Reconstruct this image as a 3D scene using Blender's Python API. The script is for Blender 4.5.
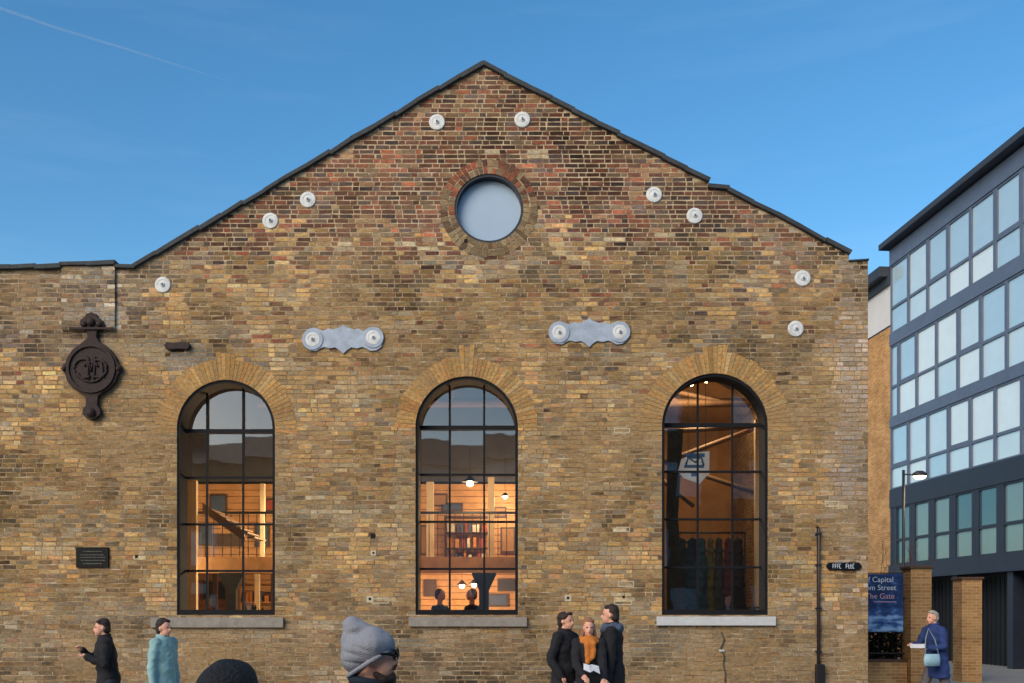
import bpy, bmesh, math, random
import numpy as np
from mathutils import Vector, Matrix, noise, Euler
R = math.radians
random.seed(7)
for o in list(bpy.data.objects): bpy.data.objects.remove(o)
S = bpy.context.scene
COL = S.collection

# ---------------------------------------------------------------- camera
F = 984.0; HX = 512.0; HY = 612.0; CH = 1.75; CD = 16.0; SC = F/CD      # focal length in pixels, horizon, eye height, distance to wall
cd = bpy.data.cameras.new('camera'); cam = bpy.data.objects.new('camera', cd); COL.objects.link(cam)
cam.location = (0, -CD, CH); cam.rotation_euler = (R(90), 0, 0)
cd.sensor_width = 36; cd.lens = 36*F/1024; cd.shift_y = (HY-341.5)/1024
cd.clip_start = .1; cd.clip_end = 20000
S.camera = cam
# ---------------------------------------------------------------- sky
SUN_EL, SUN_AZ = R(18), R(216)       # azimuth clockwise from +Y
w = bpy.data.worlds.new('World'); S.world = w; w.use_nodes = True
wn = w.node_tree.nodes; wl = w.node_tree.links; wn.clear()
sky = wn.new('ShaderNodeTexSky'); sky.sky_type = 'NISHITA'; sky.sun_disc = False
sky.sun_elevation = SUN_EL; sky.sun_rotation = SUN_AZ; sky.air_density = 1.0; sky.dust_density = .7; sky.ozone_density = 2.0
tc = wn.new('ShaderNodeTexCoord'); mp = wn.new('ShaderNodeMapping'); mp.inputs['Scale'].default_value = (1.2, 1.2, 9); mp.inputs['Rotation'].default_value = (0, R(-14), 0)
nz = wn.new('ShaderNodeTexNoise'); nz.inputs['Scale'].default_value = 2.3; nz.inputs['Detail'].default_value = 7; nz.inputs['Roughness'].default_value = .6
rp = wn.new('ShaderNodeMapRange'); rp.inputs[1].default_value = .52; rp.inputs[2].default_value = .85; rp.inputs[3].default_value = 0; rp.inputs[4].default_value = .05
mx = wn.new('ShaderNodeMix'); mx.data_type = 'RGBA'; mx.inputs['B'].default_value = (5.5, 6.0, 6.6, 1)
bg = wn.new('ShaderNodeBackground'); bg.inputs['Strength'].default_value = .15; ow = wn.new('ShaderNodeOutputWorld')
wl.new(tc.outputs['Generated'], mp.inputs[0]); wl.new(mp.outputs[0], nz.inputs['Vector']); wl.new(nz.outputs['Fac'], rp.inputs[0])
wl.new(rp.outputs[0], mx.inputs['Factor']); hsv = wn.new('ShaderNodeHueSaturation'); hsv.inputs['Saturation'].default_value = 1.3; hsv.inputs['Hue'].default_value = .496; hsv.inputs['Value'].default_value = .93; wl.new(sky.outputs[0], hsv.inputs['Color']); wl.new(hsv.outputs[0], mx.inputs['A']); wl.new(mx.outputs['Result'], bg.inputs[0]); wl.new(bg.outputs[0], ow.inputs[0])
# ---------------------------------------------------------------- sun (after sunset glow: very soft)
sd = bpy.data.lights.new('sun', 'SUN'); sd.energy = 2.0; sd.angle = R(40); sd.color = (1, .86, .68)
so = bpy.data.objects.new('sun', sd); COL.objects.link(so)
sdir = Vector((math.sin(SUN_AZ)*math.cos(R(32)), math.cos(SUN_AZ)*math.cos(R(32)), math.sin(R(32))))
so.rotation_euler = sdir.to_track_quat('Z', 'Y').to_euler(); so.location = (-8, -20, 20)
S.view_settings.view_transform = 'Standard'; S.view_settings.look = 'None'
S.view_settings.exposure = 0.52; S.view_settings.gamma = 1
S.render.engine = 'CYCLES'
S.cycles.max_bounces = 6; S.cycles.transparent_max_bounces = 12; S.cycles.sample_clamp_indirect = 4

def WX(px, Z=CD): return (px-HX)*Z/F
def WZ(py, Z=CD): return CH+(HY-py)*Z/F

# ---------------------------------------------------------------- materials
def s2l(c): return tuple(((v/255)/12.92 if v/255 <= .04045 else ((v/255+.055)/1.055)**2.4) for v in c)
MATS = {}
def mat(name, rgb, rough=.6, metal=0, var=.25, vscale=6, bump=0, bscale=60, spec=.5, vcol=False, emit=None, estr=0, fine=True):
    if name in MATS: return MATS[name]
    m = bpy.data.materials.new(name); m.use_nodes = True; n = m.node_tree.nodes; l = m.node_tree.links
    b = n['Principled BSDF']; b.inputs['Roughness'].default_value = rough; b.inputs['Metallic'].default_value = metal
    b.inputs['Specular IOR Level'].default_value = spec
    c = s2l(rgb)
    t = n.new('ShaderNodeTexCoord'); z = n.new('ShaderNodeTexNoise'); z.inputs['Scale'].default_value = vscale; z.inputs['Detail'].default_value = 8; z.inputs['Roughness'].default_value = .65
    l.new(t.outputs['Object'], z.inputs['Vector'])
    mr = n.new('ShaderNodeMapRange'); mr.inputs[1].default_value = .25; mr.inputs[2].default_value = .75; mr.inputs[3].default_value = 1-var; mr.inputs[4].default_value = 1+var
    l.new(z.outputs['Fac'], mr.inputs[0])
    mu = n.new('ShaderNodeVectorMath'); mu.operation = 'SCALE'
    if vcol:
        a = n.new('ShaderNodeVertexColor'); a.layer_name = 'Col'; l.new(a.outputs['Color'], mu.inputs[0])
    else: mu.inputs[0].default_value = c
    l.new(mr.outputs[0], mu.inputs['Scale']); l.new(mu.outputs[0], b.inputs['Base Color'])
    if bump:
        z2 = n.new('ShaderNodeTexNoise'); z2.inputs['Scale'].default_value = bscale; z2.inputs['Detail'].default_value = 5
        l.new(t.outputs['Object'], z2.inputs['Vector'])
        bp = n.new('ShaderNodeBump'); bp.inputs['Strength'].default_value = bump; bp.inputs['Distance'].default_value = .01
        l.new(z2.outputs['Fac'], bp.inputs['Height']); l.new(bp.outputs[0], b.inputs['Normal'])
    if emit:
        b.inputs['Emission Color'].default_value = (*emit, 1); b.inputs['Emission Strength'].default_value = estr
    MATS[name] = m; return m

def brick_mat(name, c1, c2, cm, off=(0, 0, 0), axis='XZ'):
    m = bpy.data.materials.new(name); m.use_nodes = True; n = m.node_tree.nodes; l = m.node_tree.links
    b = n['Principled BSDF']; b.inputs['Roughness'].default_value = .9; b.inputs['Specular IOR Level'].default_value = .2
    t = n.new('ShaderNodeTexCoord'); sp = n.new('ShaderNodeSeparateXYZ'); l.new(t.outputs['Object'], sp.inputs[0])
    ad = n.new('ShaderNodeMath'); ad.operation = 'ADD'; l.new(sp.outputs['X'], ad.inputs[0]); l.new(sp.outputs['Y'], ad.inputs[1])
    cb = n.new('ShaderNodeCombineXYZ'); l.new(ad.outputs[0], cb.inputs['X']); l.new(sp.outputs['Z'], cb.inputs['Y'])
    br = n.new('ShaderNodeTexBrick'); br.inputs['Scale'].default_value = 1; br.inputs['Brick Width'].default_value = .225; br.inputs['Row Height'].default_value = .075
    br.inputs['Mortar Size'].default_value = .006; br.inputs['Bias'].default_value = 0
    br.inputs['Color1'].default_value = (*s2l(c1), 1); br.inputs['Color2'].default_value = (*s2l(c2), 1); br.inputs['Mortar'].default_value = (*s2l(cm), 1)
    l.new(cb.outputs[0], br.inputs['Vector'])
    z = n.new('ShaderNodeTexNoise'); z.inputs['Scale'].default_value = 1.3; z.inputs['Detail'].default_value = 8; l.new(t.outputs['Object'], z.inputs['Vector'])
    mr = n.new('ShaderNodeMapRange'); mr.inputs[1].default_value = .3; mr.inputs[2].default_value = .7; mr.inputs[3].default_value = .72; mr.inputs[4].default_value = 1.2
    l.new(z.outputs['Fac'], mr.inputs[0]); mu = n.new('ShaderNodeVectorMath'); mu.operation = 'SCALE'
    l.new(br.outputs['Color'], mu.inputs[0]); l.new(mr.outputs[0], mu.inputs['Scale']); l.new(mu.outputs[0], b.inputs['Base Color'])
    bp = n.new('ShaderNodeBump'); bp.inputs['Strength'].default_value = .5; bp.inputs['Distance'].default_value = .01; bp.invert = True
    l.new(br.outputs['Fac'], bp.inputs['Height']); l.new(bp.outputs[0], b.inputs['Normal'])
    return m

def glass_mat(name, tint=(1, 1, 1), boost=1.0, add=0.0):
    m = bpy.data.materials.new(name); m.use_nodes = True; n = m.node_tree.nodes; l = m.node_tree.links; n.clear()
    o = n.new('ShaderNodeOutputMaterial'); mxs = n.new('ShaderNodeMixShader'); tr = n.new('ShaderNodeBsdfTransparent'); gl = n.new('ShaderNodeBsdfGlossy')
    tr.inputs[0].default_value = (*tint, 1); gl.inputs['Roughness'].default_value = .015; gl.inputs[0].default_value = (1, 1, 1, 1)
    fr = n.new('ShaderNodeFresnel'); fr.inputs[0].default_value = 1.5
    ma = n.new('ShaderNodeMath'); ma.operation = 'MULTIPLY_ADD'; ma.inputs[1].default_value = boost; ma.inputs[2].default_value = add
    t = n.new('ShaderNodeTexCoord'); z = n.new('ShaderNodeTexNoise'); z.inputs['Scale'].default_value = 2.2; z.inputs['Detail'].default_value = 1; l.new(t.outputs['Object'], z.inputs['Vector'])
    bp = n.new('ShaderNodeBump'); bp.inputs['Strength'].default_value = .06; bp.inputs['Distance'].default_value = .02; l.new(z.outputs['Fac'], bp.inputs['Height']); l.new(bp.outputs[0], gl.inputs['Normal'])
    l.new(fr.outputs[0], ma.inputs[0]); l.new(ma.outputs[0], mxs.inputs[0]); l.new(tr.outputs[0], mxs.inputs[1]); l.new(gl.outputs[0], mxs.inputs[2]); l.new(mxs.outputs[0], o.inputs[0])
    return m

M_IRON = mat('black_painted_steel', (30, 33, 42), .45, .2, .3, 8, .15)
M_LINE = mat('matt_black_steel', (17, 19, 25), .75, 0, .2, 8, .1, 60, .25)
M_RUST = mat('dark_cast_iron', (47, 34, 33), .75, .2, .45, 22, .6, 40)
M_ZINC = mat('pale_grey_metal', (156, 168, 184), .65, .1, .28, 7, .4, 30)
M_WHITEPAINT = mat('white_painted_iron', (204, 206, 206), .6, 0, .26, 9, .35, 60)
M_COPING = mat('dark_slate_coping', (52, 56, 60), .8, 0, .4, 7, .5, 20)
M_STONE = mat('grey_stone', (138, 132, 124), .85, 0, .25, 9, .4, 30)
M_PALESTONE = mat('pale_painted_stone', (190, 192, 194), .8, 0, .12, 9, .3, 30)
M_SLATE = mat('roof_slate', (70, 74, 80), .7, 0, .3, 5, .3, 15)

# ---------------------------------------------------------------- object helpers
def link(name, me, m, parent=None):
    o = bpy.data.objects.new(name, me); COL.objects.link(o)
    if m is not None and not me.materials:
        for q in (m if isinstance(m, (list, tuple)) else [m]): me.materials.append(q)
    if parent is not None: o.parent = parent
    return o
def tag(o, label=None, cat=None, group=None, kind=None):
    if label: o['label'] = label
    if cat: o['category'] = cat
    if group: o['group'] = group
    if kind: o['kind'] = kind
    return o
def empty(name, loc=(0, 0, 0), rz=0, label=None, cat=None, group=None):
    o = bpy.data.objects.new(name, None); COL.objects.link(o); o.location = loc; o.rotation_euler = (0, 0, rz); o.empty_display_size = .3
    return tag(o, label, cat, group)
class MB:
    def __init__(s): s.v = []; s.f = []; s.mi = []; s.sm = []
    def add(s, v, f, mi=0, sm=False):
        b = len(s.v); s.v += [tuple(p) for p in v]; s.f += [tuple(i+b for i in q) for q in f]; s.mi += [mi]*len(f); s.sm += [sm]*len(f); return s
    def box(s, x0, x1, y0, y1, z0, z1, mi=0):
        return s.add([(x0, y0, z0), (x1, y0, z0), (x1, y1, z0), (x0, y1, z0), (x0, y0, z1), (x1, y0, z1), (x1, y1, z1), (x0, y1, z1)],
              [(0, 3, 2, 1), (4, 5, 6, 7), (0, 1, 5, 4), (1, 2, 6, 5), (2, 3, 7, 6), (3, 0, 4, 7)], mi)
    def tube(s, pts, r, seg=10, mi=0, cap=True, flat=1.0):
        pts = [Vector(p) for p in pts]; rs = r if isinstance(r, (list, tuple)) else [r]*len(pts); V = []; Fc = []
        ref = Vector((0, 0, 1))
        for i, p in enumerate(pts):
            d = (pts[min(i+1, len(pts)-1)]-pts[max(i-1, 0)]).normalized()
            a = d.cross(ref)
            if a.length < .05: a = d.cross(Vector((1, 0, 0)))
            a.normalize(); b = d.cross(a).normalized()
            for k in range(seg):
                t = 2*math.pi*k/seg; V.append(p+a*math.cos(t)*rs[i]+b*math.sin(t)*rs[i]*flat)
        for i in range(len(pts)-1):
            for k in range(seg): Fc.append((i*seg+k, i*seg+(k+1) % seg, (i+1)*seg+(k+1) % seg, (i+1)*seg+k))
        if cap: Fc.append(tuple(range(seg-1, -1, -1))); Fc.append(tuple(range((len(pts)-1)*seg, len(pts)*seg)))
        return s.add(V, Fc, mi, True)
    def ell(s, c, r, rot=None, seg=16, rings=10, mi=0):
        c = Vector(c); r = Vector((r, r, r)) if isinstance(r, (int, float)) else Vector(r); V = []; Fc = []
        Q = Euler(rot).to_matrix() if rot else Matrix.Identity(3)
        V.append(c+Q@Vector((0, 0, r.z)))
        for i in range(1, rings):
            t = math.pi*i/rings
            for k in range(seg):
                p = 2*math.pi*k/seg; V.append(c+Q@Vector((r.x*math.sin(t)*math.cos(p), r.y*math.sin(t)*math.sin(p), r.z*math.cos(t))))
        V.append(c+Q@Vector((0, 0, -r.z))); L = len(V)-1
        for k in range(seg): Fc.append((0, 1+k, 1+(k+1) % seg)); Fc.append((L, L-seg+(k+1) % seg, L-seg+k))
        for i in range(rings-2):
            for k in range(seg): a = 1+i*seg; Fc.append((a+k, a+seg+k, a+seg+(k+1) % seg, a+(k+1) % seg))
        return s.add(V, Fc, mi, True)
    def cap(s, p, r0, q, r1, seg=14):      # tapered capsule
        p = Vector(p); q = Vector(q); d = (q-p); L = max(d.length, 1e-4); d = d/L; pts = []; rs = []
        for t in (85, 60, 35, 12): pts.append(p-d*r0*math.sin(R(t))); rs.append(r0*math.cos(R(t)))
        pts.append(p+d*L*.5); rs.append((r0+r1)/2)
        for t in (12, 35, 60, 85): pts.append(q+d*r1*math.sin(R(t))); rs.append(r1*math.cos(R(t)))
        return s.tube(pts, rs, seg)
    def loft(s, secs, seg=28, mi=0):       # list of (centre, rx, ry) horizontal ellipses, closed ends
        V = []; Fc = []
        for c, rx, ry in secs:
            for k in range(seg): t = 2*math.pi*k/seg; V.append((c[0]+rx*math.cos(t), c[1]+ry*math.sin(t), c[2]))
        for i in range(len(secs)-1):
            for k in range(seg): Fc.append((i*seg+k, i*seg+(k+1) % seg, (i+1)*seg+(k+1) % seg, (i+1)*seg+k))
        Fc.append(tuple(range(seg-1, -1, -1))); Fc.append(tuple(range((len(secs)-1)*seg, len(secs)*seg)))
        return s.add(V, Fc, mi, True)
    def mesh(s, name='m'):
        me = bpy.data.meshes.new(name); me.from_pydata(s.v, [], s.f)
        me.polygons.foreach_set('material_index', s.mi); me.polygons.foreach_set('use_smooth', s.sm); me.update(); return me
    def build(s, name, m, parent=None, bevel=0):
        o = link(name, s.mesh(name), m, parent)
        if bevel:
            b = o.modifiers.new('b', 'BEVEL'); b.width = bevel; b.segments = 2; b.limit_method = 'ANGLE'
        return o
    def blob(s, name, m, parent=None, voxel=.01, it=4, fac=.5, fold=0):   # one continuous surface
        me = s.mesh(name); o = link('tmp', me, None)
        r = o.modifiers.new('r', 'REMESH'); r.mode = 'VOXEL'; r.voxel_size = voxel; r.use_smooth_shade = True
        q = o.modifiers.new('s', 'SMOOTH'); q.factor = fac; q.iterations = it
        dg = bpy.context.evaluated_depsgraph_get(); nm = bpy.data.meshes.new_from_object(o.evaluated_get(dg)); bpy.data.objects.remove(o)
        nm.materials.clear(); nm.name = name
        for p in nm.polygons: p.use_smooth = True
        if fold:
            nn_ = len(nm.vertices); 
            nrm_ = [v_.normal.copy() for v_ in nm.vertices]
            for v_, no_ in zip(nm.vertices, nrm_):
                c_ = v_.co; a_ = noise.noise(Vector((c_.x*6+c_.z*3, c_.y*6, c_.z*11)))+.5*noise.noise(Vector((c_.x*17, c_.y*17+c_.z*6, c_.z*20)))
                v_.co = c_+no_*a_*fold
        return link(name, nm, m, parent)

def curve_mesh(loops, y0, y1, bevel=0):      # flat outlines (x,z) with holes, extruded from y0 to y1
    cu = bpy.data.curves.new('c', 'CURVE'); cu.dimensions = '2D'; cu.fill_mode = 'BOTH'; cu.extrude = abs(y1-y0)/2-bevel
    if bevel: cu.bevel_depth = bevel; cu.bevel_resolution = 1; cu.offset = -bevel
    for L in loops:
        sp = cu.splines.new('POLY'); sp.points.add(len(L)-1); sp.use_cyclic_u = True
        for i, (a, b) in enumerate(L): sp.points[i].co = (a, b, 0, 1)
    o = bpy.data.objects.new('c', cu); COL.objects.link(o); dg = bpy.context.evaluated_depsgraph_get()
    me = bpy.data.meshes.new_from_object(o.evaluated_get(dg)); bpy.data.objects.remove(o)
    ym = (y0+y1)/2
    me.transform(Matrix(((1, 0, 0, 0), (0, 0, -1, ym), (0, 1, 0, 0), (0, 0, 0, 1))))
    me.materials.clear(); return me
def shape(name, loops, y0, y1, m, parent=None, bevel=0): return link(name, curve_mesh(loops, y0, y1, bevel), m, parent)
def text_mesh(txt, size, x, y, z, depth=.004, align='CENTER', sx=1.0):
    cu = bpy.data.curves.new('t', 'FONT'); cu.body = txt; cu.size = size; cu.extrude = depth/2; cu.align_x = align; cu.align_y = 'CENTER'
    o = bpy.data.objects.new('t', cu); COL.objects.link(o); dg = bpy.context.evaluated_depsgraph_get()
    me = bpy.data.meshes.new_from_object(o.evaluated_get(dg)); bpy.data.objects.remove(o)
    me.transform(Matrix(((sx, 0, 0, x), (0, 0, -1, y), (0, 1, 0, z), (0, 0, 0, 1)))); me.materials.clear(); return me
def circ(cx, cz, r, n=48, a0=0, a1=360): 
    full = (a1-a0) >= 360
    return [(cx+r*math.cos(R(a0+(a1-a0)*i/(n if full else n-1))), cz+r*math.sin(R(a0+(a1-a0)*i/(n if full else n-1)))) for i in range(n)]
def arch(cx, r, spring, bottom, n=40): return circ(cx, spring, r, n, 0, 180)+[(cx-r, bottom), (cx+r, bottom)]

# ================================================================= GROUND
g = MB().box(-3000, 3000, -3000, 3000, -.6, -.13).build('ground', mat('distant_ground', (96, 94, 90), .95, 0, .2, .05)); tag(g, kind='structure')
g = MB().box(-60, 60, -13.2, -6.2, -.129, -.12).build('road', mat('asphalt', (62, 63, 65), .9, 0, .25, 1.5, .5, 90)); tag(g, kind='structure')
def paving(name, c1, sz):
    m = bpy.data.materials.new(name); m.use_nodes = True; n = m.node_tree.nodes; l = m.node_tree.links; b = n['Principled BSDF']; b.inputs['Roughness'].default_value = .85
    t = n.new('ShaderNodeTexCoord'); br = n.new('ShaderNodeTexBrick'); br.inputs['Scale'].default_value = 1; br.inputs['Brick Width'].default_value = sz; br.inputs['Row Height'].default_value = sz*.66; br.inputs['Mortar Size'].default_value = .006
    c = s2l(c1); br.inputs['Color1'].default_value = (*c, 1); br.inputs['Color2'].default_value = (*[v*.85 for v in c], 1); br.inputs['Mortar'].default_value = (*[v*.4 for v in c], 1)
    l.new(t.outputs['Object'], br.inputs['Vector']); l.new(br.outputs['Color'], b.inputs['Base Color']); return m
PAV = paving('paving_slabs', (150, 148, 144), .9)
g = MB().box(-60, 60, -6.05, 60, -.129, 0).build('pavement', PAV); tag(g, kind='structure')
g = MB().box(-60, 60, -40, -13.35, -.129, 0).build('near_pavement', PAV); tag(g, kind='structure')
k = MB()
for y in (-6.2, -13.35):
    for i in range(130): k.box(-60+i*.92, -60+i*.92+.912, y, y+.15, -.128, .004)
tag(k.build('kerb', mat('granite_kerb', (150, 148, 145), .8, 0, .2, 6)), kind='structure')
k = MB()
for i in range(20): k.box(-58+i*6, -55+i*6, -9.75, -9.65, -.12, -.116)
tag(k.build('road_marking', mat('road_paint', (215, 215, 208), .7, 0, .15, 5)), kind='structure')

# ================================================================= MAIN BRICK BUILDING
BLD = empty('brick_building', (0, 0, 0), 0, 'old yellow and brown brick hall with a pointed gable and three arched windows', 'building')
PROF = [(-190, 268), (62, 268), (62, 265.5), (116, 265.5), (116, 267.5), (135, 267.5), (483, 65), (708, 182), (708, 188), (728, 190), (849, 254), (849, 259.5), (868, 259.5)]
PW = [(WX(a), WZ(b)) for a, b in PROF]
XL, XR = PW[0][0], PW[-1][0]
def top_at(x):
    for (a, za), (b, zb) in zip(PW, PW[1:]):
        if a <= x <= b and b > a: return za+(zb-za)*(x-a)/(b-a)
    return 0
WINS = [dict(x=226, r=49, top=380, bot=615, rows=(431.5, 478, 524.5, 571), mull=(207.5, 243.5), band=22, sill=(152, 284, 617.5, 627.5)),
        dict(x=466.8, r=51.2, top=376.5, bot=615, rows=(428, 475, 522, 569), mull=(449.8, 484.2), band=20.5, sill=(409, 527, 617, 626.5)),
        dict(x=715, r=53, top=373.5, bot=615, rows=(425.5, 472, 519.5, 567.5), mull=(697.5, 732), band=22, sill=(656.5, 775, 616.5, 625.5))]
for W in WINS:
    W['X'] = WX(W['x']); W['R'] = W['r']/SC; W['S'] = WZ(W['top'])-W['R']; W['B'] = WZ(W['bot']); W['Ro'] = W['R']+W['band']/SC
RX, RZ, RR, RRo = WX(489), WZ(208.3), 34.5/SC, 49/SC
# wall core with real openings (mortar shows between the bricks)
wm = bpy.data.materials.new('lime_mortar'); wm.use_nodes = True; n = wm.node_tree.nodes; l = wm.node_tree.links; b = n['Principled BSDF']; b.inputs['Roughness'].default_value = .95; b.inputs['Specular IOR Level'].default_value = .1
t = n.new('ShaderNodeTexCoord'); z = n.new('ShaderNodeTexNoise'); z.inputs['Scale'].default_value = 1.6; z.inputs['Detail'].default_value = 9; z.inputs['Roughness'].default_value = .7
l.new(t.outputs['Object'], z.inputs['Vector']); cr = n.new('ShaderNodeValToRGB'); l.new(z.outputs['Fac'], cr.inputs[0])
cr.color_ramp.elements[0].position = .3; cr.color_ramp.elements[0].color = (*s2l((158, 138, 112)), 1); cr.color_ramp.elements[1].position = .7; cr.color_ramp.elements[1].color = (*s2l((204, 186, 158)), 1)
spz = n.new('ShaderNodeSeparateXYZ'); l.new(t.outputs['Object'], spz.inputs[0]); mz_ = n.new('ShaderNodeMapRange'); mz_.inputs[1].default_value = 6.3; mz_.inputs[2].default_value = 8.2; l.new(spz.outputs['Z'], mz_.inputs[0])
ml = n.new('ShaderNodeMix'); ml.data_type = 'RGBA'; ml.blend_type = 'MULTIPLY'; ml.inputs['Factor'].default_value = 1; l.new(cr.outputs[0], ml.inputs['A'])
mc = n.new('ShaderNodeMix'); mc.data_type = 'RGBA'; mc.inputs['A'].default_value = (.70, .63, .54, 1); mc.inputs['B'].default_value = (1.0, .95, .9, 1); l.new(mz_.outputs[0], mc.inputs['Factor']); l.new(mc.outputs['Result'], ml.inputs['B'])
mpj = n.new('ShaderNodeMapping'); mpj.inputs['Scale'].default_value = (2.2, 1, 13.3); l.new(t.outputs['Object'], mpj.inputs[0]); zj = n.new('ShaderNodeTexNoise'); zj.inputs['Scale'].default_value = 1.3; zj.inputs['Detail'].default_value = 7; zj.inputs['Roughness'].default_value = .7; l.new(mpj.outputs[0], zj.inputs['Vector'])
rj = n.new('ShaderNodeMapRange'); rj.inputs[1].default_value = .47; rj.inputs[2].default_value = .6; rj.inputs[3].default_value = 0; rj.inputs[4].default_value = .75; l.new(zj.outputs['Fac'], rj.inputs[0])
mj = n.new('ShaderNodeMix'); mj.data_type = 'RGBA'; mj.inputs['B'].default_value = (*s2l((92, 70, 50)), 1); l.new(rj.outputs[0], mj.inputs['Factor']); l.new(ml.outputs['Result'], mj.inputs['A'])  # dark streaks paint shadowed joints into the mortar colour
rk = n.new('ShaderNodeMapRange'); rk.inputs[1].default_value = .45; rk.inputs[2].default_value = .36; rk.inputs[3].default_value = 0; rk.inputs[4].default_value = .8; l.new(zj.outputs['Fac'], rk.inputs[0])
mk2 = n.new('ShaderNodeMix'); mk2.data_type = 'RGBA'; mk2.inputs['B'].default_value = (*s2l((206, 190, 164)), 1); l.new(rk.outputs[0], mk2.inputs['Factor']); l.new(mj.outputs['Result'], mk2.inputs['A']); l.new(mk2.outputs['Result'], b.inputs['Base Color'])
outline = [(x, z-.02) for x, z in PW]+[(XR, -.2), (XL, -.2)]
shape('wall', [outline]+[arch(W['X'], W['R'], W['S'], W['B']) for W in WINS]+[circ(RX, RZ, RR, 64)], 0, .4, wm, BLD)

def nz2(x, z, s, o=0): return noise.noise(Vector((x*s+o, z*s-o, o*.37)))
def sm(a, b, x): t = min(1, max(0, (x-a)/(b-a))); return t*t*(3-2*t)
GAB = [((92, 62, 54), 22), ((108, 74, 62), 22), ((130, 80, 64), 15), ((96, 80, 76), 12), ((138, 106, 80), 12), ((154, 90, 68), 5), ((114, 94, 76), 12), ((66, 56, 56), 7)]
YEL = [((180, 144, 92), 24), ((166, 130, 84), 22), ((184, 136, 84), 12), ((146, 120, 90), 13), ((118, 86, 62), 9), ((188, 162, 120), 6), ((146, 122, 82), 8), ((162, 114, 82), 9), ((84, 62, 48), 4)]
GRY = [((130, 112, 90), 20), ((142, 122, 96), 18), ((116, 98, 80), 14), ((152, 118, 84), 12), ((104, 90, 76), 10), ((160, 148, 128), 5), ((128, 102, 84), 9)]
DRK = [((98, 86, 74), 20), ((78, 66, 60), 14), ((122, 106, 86), 14), ((108, 92, 84), 12), ((150, 140, 126), 6), ((114, 88, 72), 8)]
PAL = [((172, 152, 134), 14), ((160, 138, 118), 14), ((180, 160, 148), 8), ((152, 126, 102), 12), ((168, 134, 98), 10)]
def pick(p, rng):
    t = rng.random()*sum(q[1] for q in p)
    for c, wgt in p:
        t -= wgt
        if t <= 0: return c
    return p[-1][0]
def px_of(x): return HX+x*SC
def py_of(z): return HY-(z-CH)*SC
PALEB = [(538, 150), (534, 156), (542, 156), (489, 150), (345, 245), (352, 247), (398, 244), (406, 244), (438, 243), (606, 238), (612, 241), (668, 237), (623, 529), (626, 584), (620, 597), (628, 597), (378, 601), (386, 601), (832, 503), (838, 506), (245, 307), (431, 247), (346, 250),
         (90, 590), (146, 592), (138, 556), (562, 383), (610, 402), (583, 430), (620, 431), (404, 505), (310, 497), (322, 500), (337, 503), (300, 512), (318, 514), (335, 514), (352, 513), (372, 512), (395, 507)]
DARKB = [(373, 536), (466, 241), (585, 397), (546, 408), (555, 436), (563, 436), (590, 438), (640, 450), (594, 494), (180, 352), (171, 354), (790, 346), (800, 344), (786, 372), (794, 376), (786, 382)]
def brick_colour(x, z, rng):
    px, py = px_of(x), py_of(z)
    wob = nz2(x, z, .55, 3)*38+nz2(x, z, 2.1, 8)*22
    g = 1-sm(215, 275, py+wob)                      # red brown gable bricks
    lo = sm(585, 640, py+wob*.7)                    # grey weathered foot
    dk = (1-sm(125, 175, px+wob))*(1-sm(330, 372, py+wob)) if px < 200 else 0
    pr = sm(835, 850, px)*(1-g)*.55+(sm(805, 835, px)*.35 if 300 < py < 520 else 0)
    dkr = (sm(700, 760, px)*(1-sm(255, 310, py+wob)))*.45
    u = rng.random()
    if u < dk: p = DRK
    elif rng.random() < pr: p = PAL
    elif rng.random() < dkr: p = DRK
    elif rng.random() < g: p = GAB
    elif rng.random() < max(lo, .22+.35*nz2(x, z, 1.1, 5)): p = GRY
    else: p = YEL
    if p is YEL and rng.random() < .30*(1-sm(280, 400, py+wob)): p = GAB
    c = pick(p, rng)
    if p is YEL or p is GRY: mq = (166, 134, 92) if p is YEL else (136, 118, 96); qk = .42 if rng.random() < .8 else .05; c = [a_*(1-qk)+b_*qk for a_, b_ in zip(c, mq)]
    v = 1+nz2(x, z, .8, 1)*.38+nz2(x, z, 2.2, 2)*.42+nz2(x, z*2.2, 7, 4)*.16+rng.uniform(-.1, .1)
    if p is YEL or p is GRY: v *= .98
    c = [q*v for q in c]
    # damp dark streaks and efflorescence
    e = nz2(x*.6, z*3.0, 1.6, 21)
    if e > .36 and g < .5: c = [q*.6+.4*t for q, t in zip(c, (186, 176, 156))]
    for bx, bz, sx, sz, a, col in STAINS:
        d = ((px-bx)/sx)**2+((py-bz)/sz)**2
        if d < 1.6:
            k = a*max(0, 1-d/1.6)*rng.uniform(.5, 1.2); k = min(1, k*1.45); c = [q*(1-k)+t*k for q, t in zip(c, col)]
    for bx, bz in PALEB:
        if abs(px-bx) < 7 and abs(py-bz) < 2.4: kk = rng.uniform(.8, 1.05); c = [t*kk for t in (204, 184, 150)]
    for bx, bz in DARKB:
        if abs(px-bx) < 5 and abs(py-bz) < 2.4: c = [70, 55, 46]
    return [min(235, max(12, q)) for q in c]
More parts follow.
